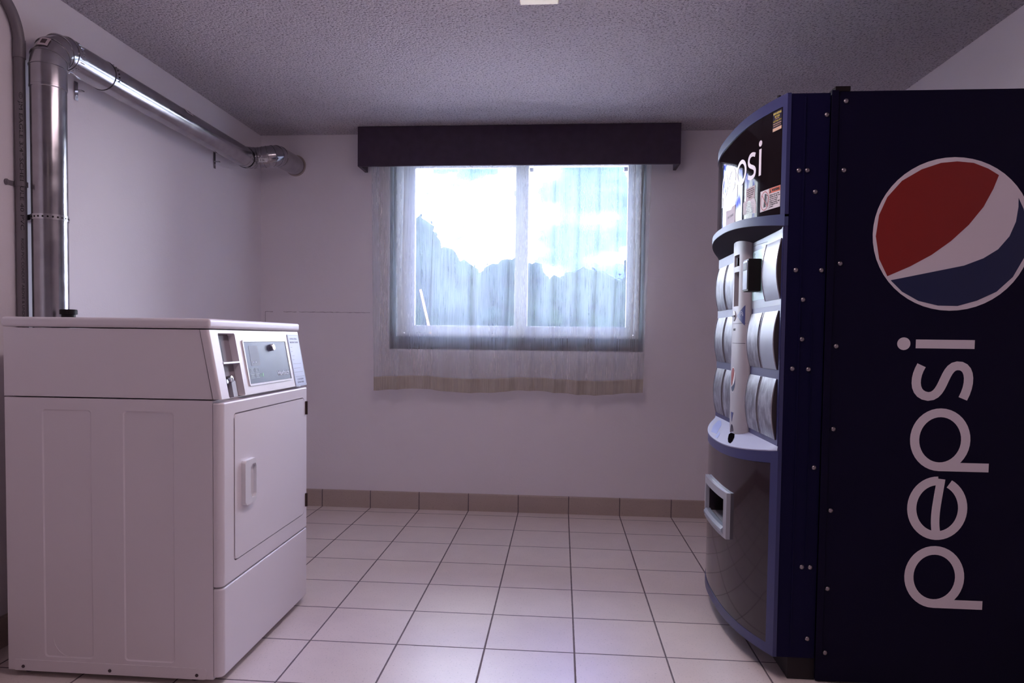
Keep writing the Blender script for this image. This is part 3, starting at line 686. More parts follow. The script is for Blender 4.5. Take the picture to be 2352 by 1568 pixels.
# S-shaped pair of elbows into the back wall
rb = 0.060
e2 = [(VX, YE, HZ), (VX, YE+0.02, HZ+0.004)] + [(VX+rb-rb*math.cos(a), YE+0.035+rb*math.sin(a), HZ+0.008+0.010*a) for a in lin(0.3, 1.25, 3)] + [(VX+rb+0.004, YE+0.035+rb, HZ+0.024)]
elbow(e2)
x1 = VX+rb+0.004; y1 = YE+0.035+rb
H2 = HZ + 0.024
e3 = [(x1-0.002, y1, H2), (x1+0.004, y1, H2)] + [(x1+0.004+rb*math.sin(a), y1+rb-rb*math.cos(a), H2+0.014*a) for a in lin(0.35, 1.2, 3)] + [(x1+0.004+rb, y1+rb+0.01, H2+0.020), (x1+0.004+rb, YB, H2+0.030)]
elbow(e3)
# mounting strap with punched holes, brackets
bm = bmesh.new(); za = 1.452
sp = [(XL+0.001, VY-0.014), (XL+0.001, VY+0.003), (VX-0.066, VY-0.022)] + [(VX + (R+0.0015)*math.cos(a), VY + (R+0.0015)*math.sin(a)) for a in lin(math.radians(215), math.radians(505), 30)] + [(XL+0.002, VY+0.060), (XL+0.001, VY+0.085)]
ribbon(bm, sp, 0.0012, lambda u, v, d: (u, v, d), za-0.0095, za+0.0095); st = obj('hanger_strap', bm, M_STEEL, duct, smooth=True, label='perforated metal strap')
bm = bmesh.new()
for a in range(225, 480, 15):
    r_ = math.radians(a); lathe(bm, [(0.0032, 0), (0.0032, 0.0006)], Vector((VX + (R+0.0021)*math.cos(r_), VY + (R+0.0021)*math.sin(r_), za)), (Vector((-math.sin(r_), math.cos(r_), 0)), Vector((0, 0, 1)), Vector((math.cos(r_), math.sin(r_), 0))), 10)
obj('strap_holes', bm, M_BLACK, st)
bm = bmesh.new(); lathe(bm, [(0.006, 0), (0.005, 0.003), (0.0005, 0.004)], (XL+0.0015, VY-0.007, za), 'X', 12); obj('strap_screw', bm, M_STEEL, st)
for yb in (-1.29, -0.19):
    bm = bmesh.new()
    ribbon(bm, [(XL+0.003, HZ+0.115 if yb > -1 else HZ-0.03), (XL+0.003, HZ-0.062), (XL+0.030, HZ-0.064), (XL+0.030, HZ-0.0655), (XL+0.0035, HZ-0.0655), (XL+0.003, HZ-0.100)], 0.002, lambda u, v, d: (u, d, v), yb-0.009, yb+0.009)
    br = obj('wall_bracket', bm, M_GALV, duct, smooth=True)
    bm = bmesh.new(); lathe(bm, [(0.005, 0), (0.004, 0.003), (0.0005, 0.004)], (XL+0.0016, yb, HZ-0.080), 'X', 12); obj('bracket_screw', bm, M_STEEL, br)
# stickers on the duct
def cyl_h(u, v, d):   # u along y, v round the horizontal pipe (metres of arc), d outward
    a = v/R; return (VX + (R+d)*math.cos(a), u, HZ + (R+d)*math.sin(a))
def duct_sticker(u0, u1, v0, v1, fn, lines, nm='duct_sticker', off=0.0):
    b = bmesh.new(); grid_solid(b, lin(u0, u1, 5), lin(v0, v1, 7), fn, 0.0003+off, 0.0008+off); o = obj(nm, b, M_PINKP, duct, smooth=True)
    b = bmesh.new(); prism_us = (u1-u0)
    grid_solid(b, lin(u0+prism_us*0.25, u1-prism_us*0.25, 3), lin(v0+(v1-v0)*0.22, v1-(v1-v0)*0.22, 5), fn, 0.0008+off, 0.0011+off); obj('sticker_print', b, lines, o)
duct_sticker(-0.735, -0.675, 0.026, 0.058, cyl_h, M_GALV)
M_PRN = mat('dark_brown_print', (0.09, 0.06, 0.065), 0.6)
def el_top(u, v, d):   # sticker on the shoulder of the first elbow
    a = math.radians(118) - v/(re+R); rr = (R+0.003)+d; th = u/R
    cx = re + rr*math.cos(th); return (VX + rr*math.sin(th), VY+re-cx*math.sin(a-PI/2+PI/2)*1.0 if False else VY+re-cx*math.cos(PI/2-(a-PI/2)) if False else VY + re - cx*math.cos(math.radians(90)-(a-math.radians(90))+0) if False else VY+re-cx*math.cos(math.radians(28)+v/(re+R)), HZ-re+cx*math.sin(math.radians(28)+v/(re+R)))
duct_sticker(-0.006, 0.026, -0.004, 0.034, el_top, M_PRN, off=0.001)
def cyl_x(u, v, d):    # short cross piece at the far elbow
    a = v/R; return (u, y1 - (R+0.006+d)*math.cos(a), H2 + (R+0.004+d)*math.sin(a))
b_ = bmesh.new(); grid_solid(b_, lin(x1-0.004, x1+0.044, 5), lin(-0.040, -0.018, 6), cyl_x, 0.0002, 0.0007); sk = obj('duct_sticker', b_, M_PAPER, duct, smooth=True)
b_ = bmesh.new(); text(b_, 'E 06', cyl_x, x1+0.004, -0.034, 0.015, 0.0008); obj('sticker_print', b_, M_PRN, sk)
# flange collar on the back wall
bm = bmesh.new(); lathe(bm, [(R+0.002, 0), (R+0.008, 0.0005), (R+0.009, 0.005), (R+0.002, 0.007)], (x1+0.004+rb, YB-0.0005, H2+0.030), (Vector((1, 0, 0)), Vector((0, 0, 1)), Vector((0, -1, 0))), 40); obj('wall_collar', bm, mat('beige_sealant', (0.45, 0.37, 0.33), 0.8), duct, smooth=True)

# ================================================================== PVC CONDUIT
PXc, PYc, PR = XL+0.0185, -1.598, 0.0168
con2 = thing('pvc_conduit', 'grey plastic electrical conduit pipe with printed lettering, fixed to the left wall beside the duct', 'pipe', (PXc, PYc, 0.0))
bend = [(PXc, PYc, 0.01), (PXc, PYc, 0.8), (PXc, PYc, 2.03)] + [(PXc, PYc-0.16+0.16*math.cos(a), 2.03+0.16*math.sin(a)) for a in lin(0.12, 0.98, 9)]
bend += [(PXc, bend[-1][1]-0.062, bend[-1][2]+0.0930)]
bm = bmesh.new(); sweep(bm, bend, PR, 28); obj('conduit_pipe', bm, M_PVC, con2, smooth=True)
bm = bmesh.new(); sweep(bm, [(PXc, PYc, 1.985), (PXc, PYc, 2.045)], PR+0.0022, 28); obj('conduit_coupling', bm, M_PVC, con2, smooth=True)
ang0 = math.radians(-42)
def pvc(u, v, d):   # u runs down the pipe, v round it
    a = ang0 + v/PR; return (PXc + (PR+d)*math.cos(a), PYc + (PR+d)*math.sin(a), 1.868-u)
bm = bmesh.new(); text(bm, '\u00a9 JM EAGLE 3/4" SCHEDULE 40 PVC', pvc, 0, -0.006, 0.0145, 0.0002, width=0.462)
obj('printed_lettering', bm, M_INK, con2)
bm = bmesh.new(); text(bm, 'RIGID PVC CONDUIT ABOVE & UNDER NEMA TC-2 SUNLIGHT RESISTANT 80 C 2003 17', pvc, 0.49, -0.005, 0.0105, 0.0002, width=0.62)
obj('printed_lettering', bm, M_INK, con2)
bm = bmesh.new(); zc_ = 1.562
ribbon(bm, [(XL+0.001, PYc-0.052), (XL+0.001, PYc-0.030), (XL+0.003, PYc-0.019)] + [(PXc + (PR+0.002)*math.cos(a), PYc + (PR+0.002)*math.sin(a)) for a in lin(math.radians(215), math.radians(500), 20)], 0.003, lambda u, v, d: (u, v, d), zc_-0.008, zc_+0.008)
cl = obj('conduit_clamp', bm, M_PVC, con2, smooth=True)
bm = bmesh.new(); lathe(bm, [(0.010, 0), (0.010, 0.004), (0.006, 0.0045), (0.0055, 0.006), (0.0005, 0.007)], (XL+0.001, PYc-0.046, zc_), 'X', 16); obj('clamp_eye', bm, M_PVC, cl)

# ================================================================== VENDING MACHINE
VL = Vector((1.36, -1.195, 0.0))
vm = thing('vending_machine', 'tall navy blue soft-drink vending machine with round globe logo, by the right wall', 'vending machine', VL)
VY0, VY1, VZ0, VZ1, VXF, VXB = -1.650, -0.740, 0.073, 1.812, 0.918, 1.815
YC = (VY0+VY1)/2; HWD = (VY1-VY0)/2
# cabinet
obj('cabinet', boxm(1.050, VXB, VY0+0.003, VY1, 0.004, VZ1-0.004, 0.004), M_NAVY, vm, smooth=True)
bm = bmesh.new(); prism(bm, [(1.048, 0.006), (1.812, 0.006), (1.812, VZ1+0.001), (1.048, VZ1+0.001)], fs(VY0+0.003), 0.0, 0.004); obj('side_panel', bm, M_NAVY, vm)
obj('panel_hem', boxm(1.046, 1.066, VY0-0.0055, VY0-0.001, VZ0+0.012, VZ1+0.004, 0.001), M_NAVY, vm)
obj('top_bracket', boxm(1.056, 1.100, VY0-0.004, VY0+0.05, VZ1+0.001, VZ1+0.016, 0.002), M_BLACK, vm)
bm = bmesh.new(); sweep(bm, [(0.918, -1.56, VZ1-0.001), (0.918, -1.56, VZ1+0.020)], 0.006, 12); obj('top_pin', bm, M_BLACK, vm)
obj('base_plinth', boxm(0.968, 1.0495, VY0+0.014, VY1-0.05, 0.001, VZ0-0.0005), M_DARK, vm)
for x, y in ((0.940, VY0+0.30), (0.940, VY1-0.08)):
    bm = bmesh.new(); lathe(bm, [(0.025, 0), (0.025, 0.006), (0.010, 0.008), (0.010, 0.020)], (x, y, 0.0005)); obj('machine_foot', bm, M_BLACK, vm)
# door slab
obj('door_slab', boxm(VXF+0.012, 1.0455, VY0+0.002, VY1-0.002, VZ0, VZ1-0.001, 0.003), M_NAVY2, vm, smooth=True)
bm = bmesh.new(); box(bm, 0.969, 0.974, VY0-0.0005, VY0+0.003, VZ0+0.01, VZ1-0.012, 0.0005); box(bm, 1.008, 1.010, VY0-0.0005, VY0+0.003, VZ0+0.3, 1.15); obj('door_crease', bm, M_NAVY2, vm)
def arcx(y, b, n=2.5):
    t = min(1.0, abs(y-YC)/HWD); return VXF - b*(1-t**n)
def shell(b, y0=VY0, y1=VY1, ny=49):
    def fn(u, v, d): return (arcx(u, b)-d, u, v)
    return fn
def band(bm, b, y0, y1, zlo, zhi, depth=None, mi=0, ny=49, b2=None):
    """curved horizontal band: zlo, zhi functions of y; solid back to the door slab"""
    t = bmesh.new(); ys = lin(y0, y1, ny); A = []
    for y in ys:
        x = arcx(y, b); xl = x if b2 is None else arcx(y, b2)
        xb = VXF+0.0115 if depth is None else x+depth
        A.append([t.verts.new(p) for p in ((xl, y, zlo(y)), (x, y, zhi(y)), (xb, y, zhi(y)), (xb, y, zlo(y)))])
    for i in range(ny-1):
        for k in range(4): t.faces.new((A[i][k], A[i+1][k], A[i+1][(k+1) % 4], A[i][(k+1) % 4]))
    t.faces.new(A[0][::-1]); t.faces.new(A[-1])
    for f in t.faces: f.material_index = mi
    merge(bm, t)
def bulge(y): t = min(1.0, abs(y-YC)/HWD); return 1-t**2.2
K = lambda v: (lambda y: v)
FR = 0.016          # side frame width
# upper display: frame + glossy curved graphic
bm = bmesh.new(); band(bm, 0.071, VY0, VY1, K(1.777), K(VZ1)); band(bm, 0.071, VY0, VY0+FR+0.004, K(1.440), K(1.777), ny=5); band(bm, 0.071, VY1-FR-0.004, VY1, K(1.440), K(1.777), ny=5)
obj('display_frame', bm, M_BLUE, vm, smooth=True)
bm = bmesh.new(); band(bm, 0.0675, VY0+FR+0.004, VY1-FR-0.004, K(1.442), K(1.7765)); disp = obj('display_graphic', bm, M_GLOSS, vm, smooth=True, label='glossy black curved graphic panel')
def fd(u, v, d): return (arcx(u, 0.0675)-d, u, v)     # on the graphic: u = y, v = z (u decreases to the reader's right)
def fdr(y0): return lambda u, v, d: fd(y0-u, v, d)     # reading direction runs towards the camera side
LT = bmesh.new(); sw = 0.013; rx, rz = 0.040, 0.044
def lring(bm, fn, cu, cv, ru, rv, w, d0, d1, a0=0, a1=360, n=40):
    ribbon(bm, circle(cu, cv, ru-w/2, rv-w/2, n, a0, a1), w, fn, d0, d1, closed=abs(a1-a0) >= 360)
def pepsi_word(bm, fn, x0, s, w, d0=0.0004, d1=0.0008):
    """the word, reading direction +u, letter height +v, s = x-height; x0 = start of word"""
    k = s; q = w
    def P(cx): # letter p, ring centre cx
        lring(bm, fn, cx, k*0.5, k*0.547, k*0.5, q, d0, d1); ribbon(bm, [(cx-k*0.547+q/2, k*0.5), (cx-k*0.547+q/2, -k*0.32)], q, fn, d0, d1+0.00015)
    e_ = (d1-d0)*0.5
    P(x0+k*0.547)
    ex = x0+k*1.76
    lring(bm, fn, ex, k*0.5, k*0.557, k*0.5, q, d0, d1, 0, 334, 44)
    ribbon(bm, bez((ex-k*0.50, k*0.485), (ex-k*0.20, k*0.570), (ex+k*0.10, k*0.500), (ex+k*0.515, k*0.455), 16), q*0.92, fn, d0, d1+0.00015)
    P(x0+k*2.96)
    sx = x0+k*3.98
    sp_ = bez((sx-k*0.30, k*0.155), (sx-k*0.02, k*0.02), (sx+k*0.29, k*0.05), (sx+k*0.27, k*0.27), 10) + bez((sx+k*0.27, k*0.27), (sx+k*0.25, k*0.50), (sx-k*0.27, k*0.46), (sx-k*0.27, k*0.73), 12)[1:] + bez((sx-k*0.27, k*0.73), (sx-k*0.25, k*0.98), (sx+k*0.05, k*0.98), (sx+k*0.27, k*0.86), 10)[1:]
    ribbon(bm, sp_, q, fn, d0, d1)
    ix = x0+k*4.62
    ribbon(bm, [(ix, 0), (ix, k*0.97)], q, fn, d0, d1); prism(bm, circle(ix, k*1.17, k*0.11, k*0.11, 20), fn, d0, d1)
# word on the display: i at y=-1.512, p before it
s_ = 0.088; x0w = -(-1.512) - s_*4.62*1.06
def fword(u, v, d): return fd(-(x0w + u*1.06), 1.594+v, d)
bm = bmesh.new(); pepsi_word(bm, fword, 0.0, s_, 0.0135); obj('brand_word', bm, M_LOGOW, disp, label='white lower-case brand word')
def globe(bm, fn, cu, cv, r, d0=0.0004, d1=0.0010, sx=1.0):
    """white disc with red top and blue bottom wave shapes"""
    c_ = lambda P: [(cu + (a-1.4065)*r/0.226*sx, cv + (b-1.3855)*r/0.226) for a, b in P]
    prism(bm, circle(cu, cv, r*sx, r, 56), fn, d0, d0+(d1-d0)*0.5, mi=0)
    red = [(1.2261, 1.2608), (1.2011, 1.3117), (1.1893, 1.3795), (1.1966, 1.4423), (1.2186, 1.4952), (1.259, 1.5431), (1.3134, 1.5762), (1.3681, 1.5949), (1.4138, 1.5990), (1.4598, 1.5942), (1.5014, 1.5772), (1.5317, 1.558), (1.5173, 1.5177), (1.4919, 1.4655), (1.4526, 1.413), (1.4037, 1.3651), (1.3497, 1.3241), (1.2905, 1.2902)]
    blue = [(1.2359, 1.2488), (1.3054, 1.2636), (1.3744, 1.2784), (1.4431, 1.2931), (1.4974, 1.3149), (1.5375, 1.3413), (1.568, 1.3795), (1.5845, 1.4224), (1.5897, 1.4652), (1.5890, 1.4913), (1.6035, 1.4604), (1.6142, 1.4176), (1.6185, 1.37), (1.6112, 1.3176), (1.5816, 1.2601), (1.5376, 1.2167), (1.4836, 1.1899), (1.4289, 1.1735), (1.3734, 1.1745), (1.3173, 1.1880), (1.2698, 1.2150)]
    prism(bm, c_(red), fn, d0+(d1-d0)*0.5, d1, mi=1); prism(bm, c_(blue), fn, d0+(d1-d0)*0.5, d1, mi=2)
# stickers on the display
def fdm(u, v, d): return fd(-u, v, d)    # u = -y so that text reads correctly
def sheet(bm, u0, u1, v0, v1, fn, d0, d1, mi=0, n=7): grid_solid(bm, lin(u0, u1, n), lin(v0, v1, 2), fn, d0, d1, mi)
bm = bmesh.new(); sheet(bm, 1.520, 1.628, 1.474, 1.540, fdm, 0.0002, 0.0007); wst = obj('warning_sticker', bm, M_PAPER, disp, label='white and orange warning sticker')
bm = bmesh.new(); sheet(bm, 1.572, 1.6275, 1.5235, 1.5395, fdm, 0.0007, 0.0010); obj('warning_band', bm, M_ORANGE, wst)
bm = bmesh.new(); text(bm, 'WARNING', fdm, 1.587, 1.5275, 0.0115, 0.0011, width=0.038, bold=0.03); prism(bm, [(1.574, 1.5255), (1.584, 1.5255), (1.579, 1.5375)], fdm, 0.0010, 0.0013)
for i, s in enumerate(('Never rock or tilt.', 'Machine can fall over', 'and cause serious', 'injury or death.', 'Vending machine will', 'not dispense free', 'product.')):
    text(bm, s, fdm, 1.575, 1.5160-i*0.0060, 0.0064, 0.0008, width=0.0025*len(s))
ribbon(bm, [(1.5710, 1.475), (1.5710, 1.539)], 0.0006, fdm, 0.0007, 0.0009)
prism(bm, [(1.541, 1.488), (1.553, 1.486), (1.558, 1.526), (1.548, 1.528)], fdm, 0.0007, 0.0010)                     # tipping machine
prism(bm, circle(1.561, 1.520, 0.0022, n=10), fdm, 0.0007, 0.0010); ribbon(bm, [(1.554, 1.514), (1.560, 1.515), (1.5605, 1.502), (1.564, 1.488)], 0.0022, fdm, 0.0007, 0.0010); ribbon(bm, [(1.5605, 1.502), (1.5570, 1.489)], 0.0018, fdm, 0.0007, 0.0010)
ribbon(bm, [(1.538, 1.4865), (1.567, 1.4865)], 0.0010, fdm, 0.0007, 0.0010)
obj('warning_print', bm, M_INK, wst)
bm = bmesh.new(); ribbon(bm, circle(1.5465, 1.506, 0.0225, 0.029, 32), 0.0020, fdm, 0.0010, 0.0013, closed=True); ribbon(bm, [(1.530, 1.527), (1.563, 1.486)], 0.0020, fdm, 0.0010, 0.0013); obj('no_tilt_mark', bm, M_RED, wst)
bm = bmesh.new(); sheet(bm, 1.582, 1.626, 1.712, 1.773, fdm, 0.0002, 0.0006); rst = obj('repair_sticker', bm, mat('navy_sticker', (0.015, 0.012, 0.035), 0.3), disp)
bm = bmesh.new(); sheet(bm, 1.5825, 1.6255, 1.7125, 1.7225, fdm, 0.0006, 0.0009); obj('sticker_field', bm, M_TAN, rst, label='blank tan field')
bm = bmesh.new(); text(bm, 'PEPSI REPAIR', fdm, 1.604, 1.7625, 0.0096, 0.0007, align='CENTER', width=0.040, bold=0.03); text(bm, 'HOTLINE', fdm, 1.604, 1.7530, 0.0096, 0.0007, align='CENTER', width=0.024); text(bm, '1-877-826-4211', fdm, 1.604, 1.7400, 0.0078, 0.0007, align='CENTER', width=0.040); obj('yellow_print', bm, M_YEL, rst)
bm = bmesh.new(); text(bm, 'PLEASE CALL', fdm, 1.604, 1.7485, 0.0042, 0.0007, align='CENTER', width=0.020); text(bm, 'PROVIDE THIS ASSET NUMBER', fdm, 1.604, 1.7330, 0.0048, 0.0007, align='CENTER', width=0.041); text(bm, 'WHEN PLACING THE CALL', fdm, 1.604, 1.7265, 0.0048, 0.0007, align='CENTER', width=0.038); obj('small_print', bm, M_TAN, rst)
bm = bmesh.new(); sheet(bm, 1.412, 1.480, 1.530, 1.571, fdm, 0.0002, 0.0007); nt1 = obj('paper_notice', bm, M_PINKP, disp)
bm = bmesh.new()
for i, s in enumerate(('To avoid loss of money', 'do not insert bent coins', 'see office for refunds', 'leave name and room', 'thank you')): text(bm, s, fdm, 1.446, 1.5625-i*0.0066, 0.0066, 0.0008, align='CENTER', width=0.0025*len(s))
obj('notice_print', bm, M_PRN, nt1)
bm = bmesh.new(); prism(bm, [(1.388, 1.489), (1.492, 1.478), (1.492, 1.505), (1.480, 1.528), (1.395, 1.532), (1.388, 1.527)], fdm, 0.0003, 0.0009); nt2 = obj('paper_note', bm, M_PAPER, disp)
bm = bmesh.new()
for i in range(7): ribbon(bm, [(1.398, 1.522-i*0.0052), (1.440, 1.520-i*0.0053), (1.480, 1.516-i*0.0054)], 0.0010, fdm, 0.0009, 0.0011)
obj('faint_handwriting', bm, mat('faint_grey_print', (0.45, 0.44, 0.50), 0.6), nt2)
bm = bmesh.new(); prism(bm, [(1.165, 1.472), (1.300, 1.478), (1.300, 1.541), (1.262, 1.541), (1.240, 1.533), (1.165, 1.540)], fdm, 0.0003, 0.0009); nt3 = obj('paper_card', bm, M_PINKP, disp)
bm = bmesh.new(); text(bm, 'EXACT CHANGE', fdm, 1.236, 1.506, 0.012, 0.0010, align='CENTER', width=0.085); obj('card_print', bm, mat('grey_print', (0.30, 0.26, 0.30), 0.6), nt3)
# protruding curved brow under the display
bm = bmesh.new(); band(bm, 0.092, VY0, VY1, lambda y: 1.412+0.036*bulge(y), lambda y: 1.447+0.024*bulge(y)); und = bmesh.new(); uy = lin(VY0+0.001, VY1-0.001, 41)
A = [(und.verts.new((VXF-0.0004, y, 1.4075)), und.verts.new((arcx(y, 0.0912), y, 1.4118+0.036*bulge(y))), und.verts.new((arcx(y, 0.0912), y, 1.4105+0.036*bulge(y))), und.verts.new((VXF-0.0004, y, 1.4040))) for y in uy]
for i in range(40):
    for k in range(4): und.faces.new((A[i][k], A[i+1][k], A[i+1][(k+1) % 4], A[i][(k+1) % 4]))
und.faces.new(A[0][::-1]); und.faces.new(A[-1])
obj('brow_underside', und, mat('dark_plum_plastic', (0.03, 0.022, 0.035), 0.8, spec=0.1), vm, smooth=True)
obj('brow_moulding', bm, mat('steel_blue_plastic', (0.055, 0.072, 0.17), 0.5, spec=0.35), vm, smooth=True)
# flat selection panel
pn = obj('selection_panel', boxm(VXF, VXF+0.0115, VY0+0.002, VY1-0.002, 0.715, 1.450), M_BLUEF, vm)
obj('panel_edge_strip', boxm(VXF-0.0025, VXF, VY0+0.003, VY0+0.013, 0.735, 1.41, 0.0008), M_BLUE, pn)
bm = bmesh.new(); box(bm, VXF-0.0015, VXF, VY0+0.014, -1.300, 1.172, 1.408); obj('pale_plate', bm, M_PLATE, pn, label='pale blue-grey glossy plate')
bm = bmesh.new(); ribbon(bm, [(1.302, 1.392), (1.345, 1.392), (1.480, 1.386)], 0.0012, lambda u, v, d: (VXF-d, -u, v), 0.0015, 0.0022); obj('plate_seam', bm, M_INK, pn)
fpn = lambda u, v, d: (VXF-d, -u, v)
bm = bmesh.new(); prism(bm, rrect(1.305, 1.470, 1.200, 1.372, 0.010, 4), fpn, 0.0015, 0.0022); gst = obj('green_sticker', bm, M_TEAL, pn, label='pale green price sticker')
bm = bmesh.new(); text(bm, '$', fpn, 1.316, 1.338, 0.042, 0.0023); obj('sticker_mark', bm, M_DTEAL, gst)
# arched selection buttons
def button(yc, zc, w, h, m=M_BTN, p=0.0135):
    b = bmesh.new(); n = 15; ys = (yc-w/2, yc+w/2)
    P = [(-(0.003 + p*(1-(2*t-1)**2)), zc-h/2+h*t) for t in lin(0, 1, n)]
    pf = [(-0.0005, zc-h/2)] + P + [(-0.0005, zc+h/2)]
    prism(b, pf, lambda u, v, d: (VXF+u, d, v), ys[0], ys[1])
    for f in b.faces: f.material_index = 1 if abs(f.normal.y) > 0.9 else 0
    o = obj('selection_button', b, [m, M_BTNS], vm, smooth=True)
    b = bmesh.new()   # clear rim along the two arched edges
    b.free()
    for y in ys:
        b = bmesh.new(); ribbon(b, [(u-0.0006, v) for u, v in P], 0.0028, lambda u, v, d: (VXF+u, d, v), y-0.0012, y+0.0012)
        obj('button_rim', b, M_CHROME, o)
    return o
button(-1.5585, 1.283, 0.160, 0.186, M_BTNW)
NB = ((-1.5455, 0.158), (-1.3760, 0.145))
for yc, w in NB:
    button(yc, 1.062, w, 0.184, M_BTNW if yc < -1.5 else M_BTN); button(yc, 0.846, w, 0.190)
for yc, w in ((YC*2+1.3760, 0.145), (YC*2+1.5455, 0.150)):
    for zc, h in ((1.275, 0.180), (1.062, 0.184), (0.846, 0.190)): button(yc, zc, w, h)
# central column: half-round, with slots
ccy, chw, cpp = -1.200, 0.100, 0.034
def colx(y): t = min(1.0, abs(y-ccy)/chw); return VXF - 0.004 - cpp*(1-t**2.2)**(1/1.6)
def fcol(u, v, d): return (colx(-u)-d, -u, v)     # u = -y
bm = bmesh.new(); ys_ = [ccy + chw*math.sin(a) for a in lin(-PI/2, PI/2, 25)]
poly = [(colx(y), y) for y in ys_] + [(VXF-0.0005, ccy+chw), (VXF-0.0005, ccy-chw)]
prism(bm, poly, lambda u, v, d: (u, v, d), 0.7125, 1.436); colm = obj('coin_column', bm, M_COLW, vm, smooth=True, angle=50, label='grey-white rounded centre column')
c = bmesh.new(); box(c, 0.80, 0.912, -1.245, -1.185, 1.330, 1.372)
box(c, 0.80, 0.912, -1.245, -1.190, 1.185, 1.310); cut(colm, c)
obj('bill_slot_back', boxm(0.9085, 0.9125, -1.2445, -1.1855, 1.331, 1.371), M_PLATE, colm)
bm = bmesh.new(); box(bm, 0.9085, 0.9125, -1.2445, -1.1905, 1.186, 1.309); obj('bill_slot_inner', bm, mat('dim_taupe', (0.15, 0.12, 0.13), 0.6), colm)
bm = bmesh.new(); box(bm, 0.884, 0.9125, -1.212, -1.204, 1.334, 1.362); obj('coin_slot', bm, M_BLACK, colm)
bm = bmesh.new(); lathe(bm, [(0.019, -0.004), (0.019, 0.0015), (0.016, 0.003), (0.0005, 0.003)], Vector(fcol(1.205, 1.150, 0)), (Vector((0, 1, 0)), Vector((0, 0, 1)), Vector((-1, 0, 0))), 24); cr_ = obj('coin_return_button', bm, M_COLW, colm, smooth=True)
obj('return_slot', boxm(0.874, 0.882, -1.222, -1.190, 1.147, 1.152), M_INK, cr_)
bm = bmesh.new(); grid_solid(bm, lin(1.238, 1.290, 2), lin(1.142, 1.144, 2), fcol, 0.0002, 0.0005)
bm.free(); bm = bmesh.new(); pz = 1.150
dm = [(1.238, pz), (1.286, pz+0.036), (1.286, pz-0.036)]
def tri_strip(bm, n=8):
    for i in range(n):
        a, b2 = i/n, (i+1)/n; u0_, u1_ = 1.238+0.048*a, 1.238+0.048*b2
        prism(bm, [(u0_, pz-0.036*a-1e-5), (u1_, pz-0.036*b2), (u1_, pz+0.036*b2), (u0_, pz+0.036*a+1e-5)], fcol, 0.0002, 0.0008)
tri_strip(bm); tri_ = obj('arrow_sticker', bm, mat('royal_blue_print', (0.035, 0.045, 0.20), 0.4), colm, label='blue pointed sticker')
bm = bmesh.new()
for r_ in (0.008, 0.014): ribbon(bm, circle(1.268, pz, r_*0.7, r_, 10, -10, 190), 0.0022, fcol, 0.0008, 0.0012)
obj('sticker_curves', bm, M_LABEL, tri_)
bm = bmesh.new()
for z in (1.122, 1.050): ribbon(bm, [(1.185+0.11*i/10, z) for i in range(11)], 0.0016, fcol, 0.0, 0.0004)
text(bm, 'INSERT', fcol, 1.195, 1.096, 0.012, 0.0002, width=0.030)
obj('column_seams', bm, M_INK, colm)
bm = bmesh.new(); globe(bm, fcol, 1.207, 0.915, 0.047, 0.0002, 0.0008, sx=0.62); obj('globe_badge', bm, [M_PAPER, M_LOGOR, M_LOGOB], colm, label='small red, white and blue globe badge')
bm = bmesh.new(); prism(bm, [(1.190, 0.795), (1.222, 0.795), (1.212, 0.775), (1.205, 0.760), (1.198, 0.775)], fcol, 0.0002, 0.0008); obj('arrow_badge', bm, mat('royal_blue_print2', (0.035, 0.045, 0.20), 0.4), colm)
c = bmesh.new(); prism(c, circle(1.205, 0.712, 0.026, 0.038, 24, 0, 180), lambda u, v, d: (d, -u, v), 0.80, 0.905); cut(colm, c)
# card reader: black box standing off the panel
crd = obj('card_reader', boxm(0.872, VXF-0.0025, -1.418, -1.350, 1.228, 1.338, 0.004), M_BLACK, vm, smooth=True)
obj('reader_face', boxm(0.8695, 0.8722, -1.412, -1.356, 1.234, 1.332, 0.001), M_PLATE, crd)
obj('reader_screen', boxm(0.8685, 0.8697, -1.404, -1.364, 1.300, 1.326), M_BLACK, crd)
# lower shelf
bm = bmesh.new(); band(bm, 0.092, VY0, VY1, lambda y: 0.682-0.028*bulge(y), lambda y: 0.7195-0.034*bulge(y)); obj('shelf_fascia', bm, M_BLUE, vm, smooth=True)
bm = bmesh.new(); n = 41; ys_ = lin(VY0+0.004, VY1-0.004, n)
A = [(bm.verts.new((VXF-0.0005, y, 0.7335)), bm.verts.new((arcx(y, 0.0935), y, 0.7235-0.034*bulge(y))), bm.verts.new((arcx(y, 0.0935), y, 0.7200-0.034*bulge(y))), bm.verts.new((VXF-0.0005, y, 0.7205))) for y in ys_]
for i in range(n-1):
    for k in range(4): bm.faces.new((A[i][k], A[i+1][k], A[i+1][(k+1) % 4], A[i][(k+1) % 4]))
bm.faces.new(A[0][::-1]); bm.faces.new(A[-1])
shf = obj('shelf_top', bm, M_SHELF, vm, smooth=True, label='pale lilac shelf top')
def fsh(u, v, d):   # u = y, v = x on the shelf top, follows its slope
    t = (VXF-v)/max(0.02, VXF-arcx(u, 0.0935)); return (v, u, 0.7335-(0.010+0.034*bulge(u))*min(1, t)+d)
bm = bmesh.new()
prism(bm, [(-1.350, 0.842), (-1.320, 0.842), (-1.270, 0.852), (-1.205, 0.870), (-1.195, 0.880), (-1.235, 0.884), (-1.290, 0.870), (-1.335, 0.853)], fsh, 0.0004, 0.0012); obj('shelf_hole_shade', bm, M_VOID, shf, label='flat dark patch standing for a shaded opening in the shelf')  # flat dark patch paints the shade of an opening, nothing is cut
bm = bmesh.new()
prism(bm, [(-0.935, 0.868), (-0.87, 0.903), (-0.90, 0.908), (-0.99, 0.890), (-1.11, 0.846), (-1.03, 0.842)], fsh, 0.0003, 0.0007); prism(bm, [(-1.15, 0.832), (-1.08, 0.864), (-1.14, 0.852), (-1.19, 0.832)], fsh, 0.0003, 0.0007)
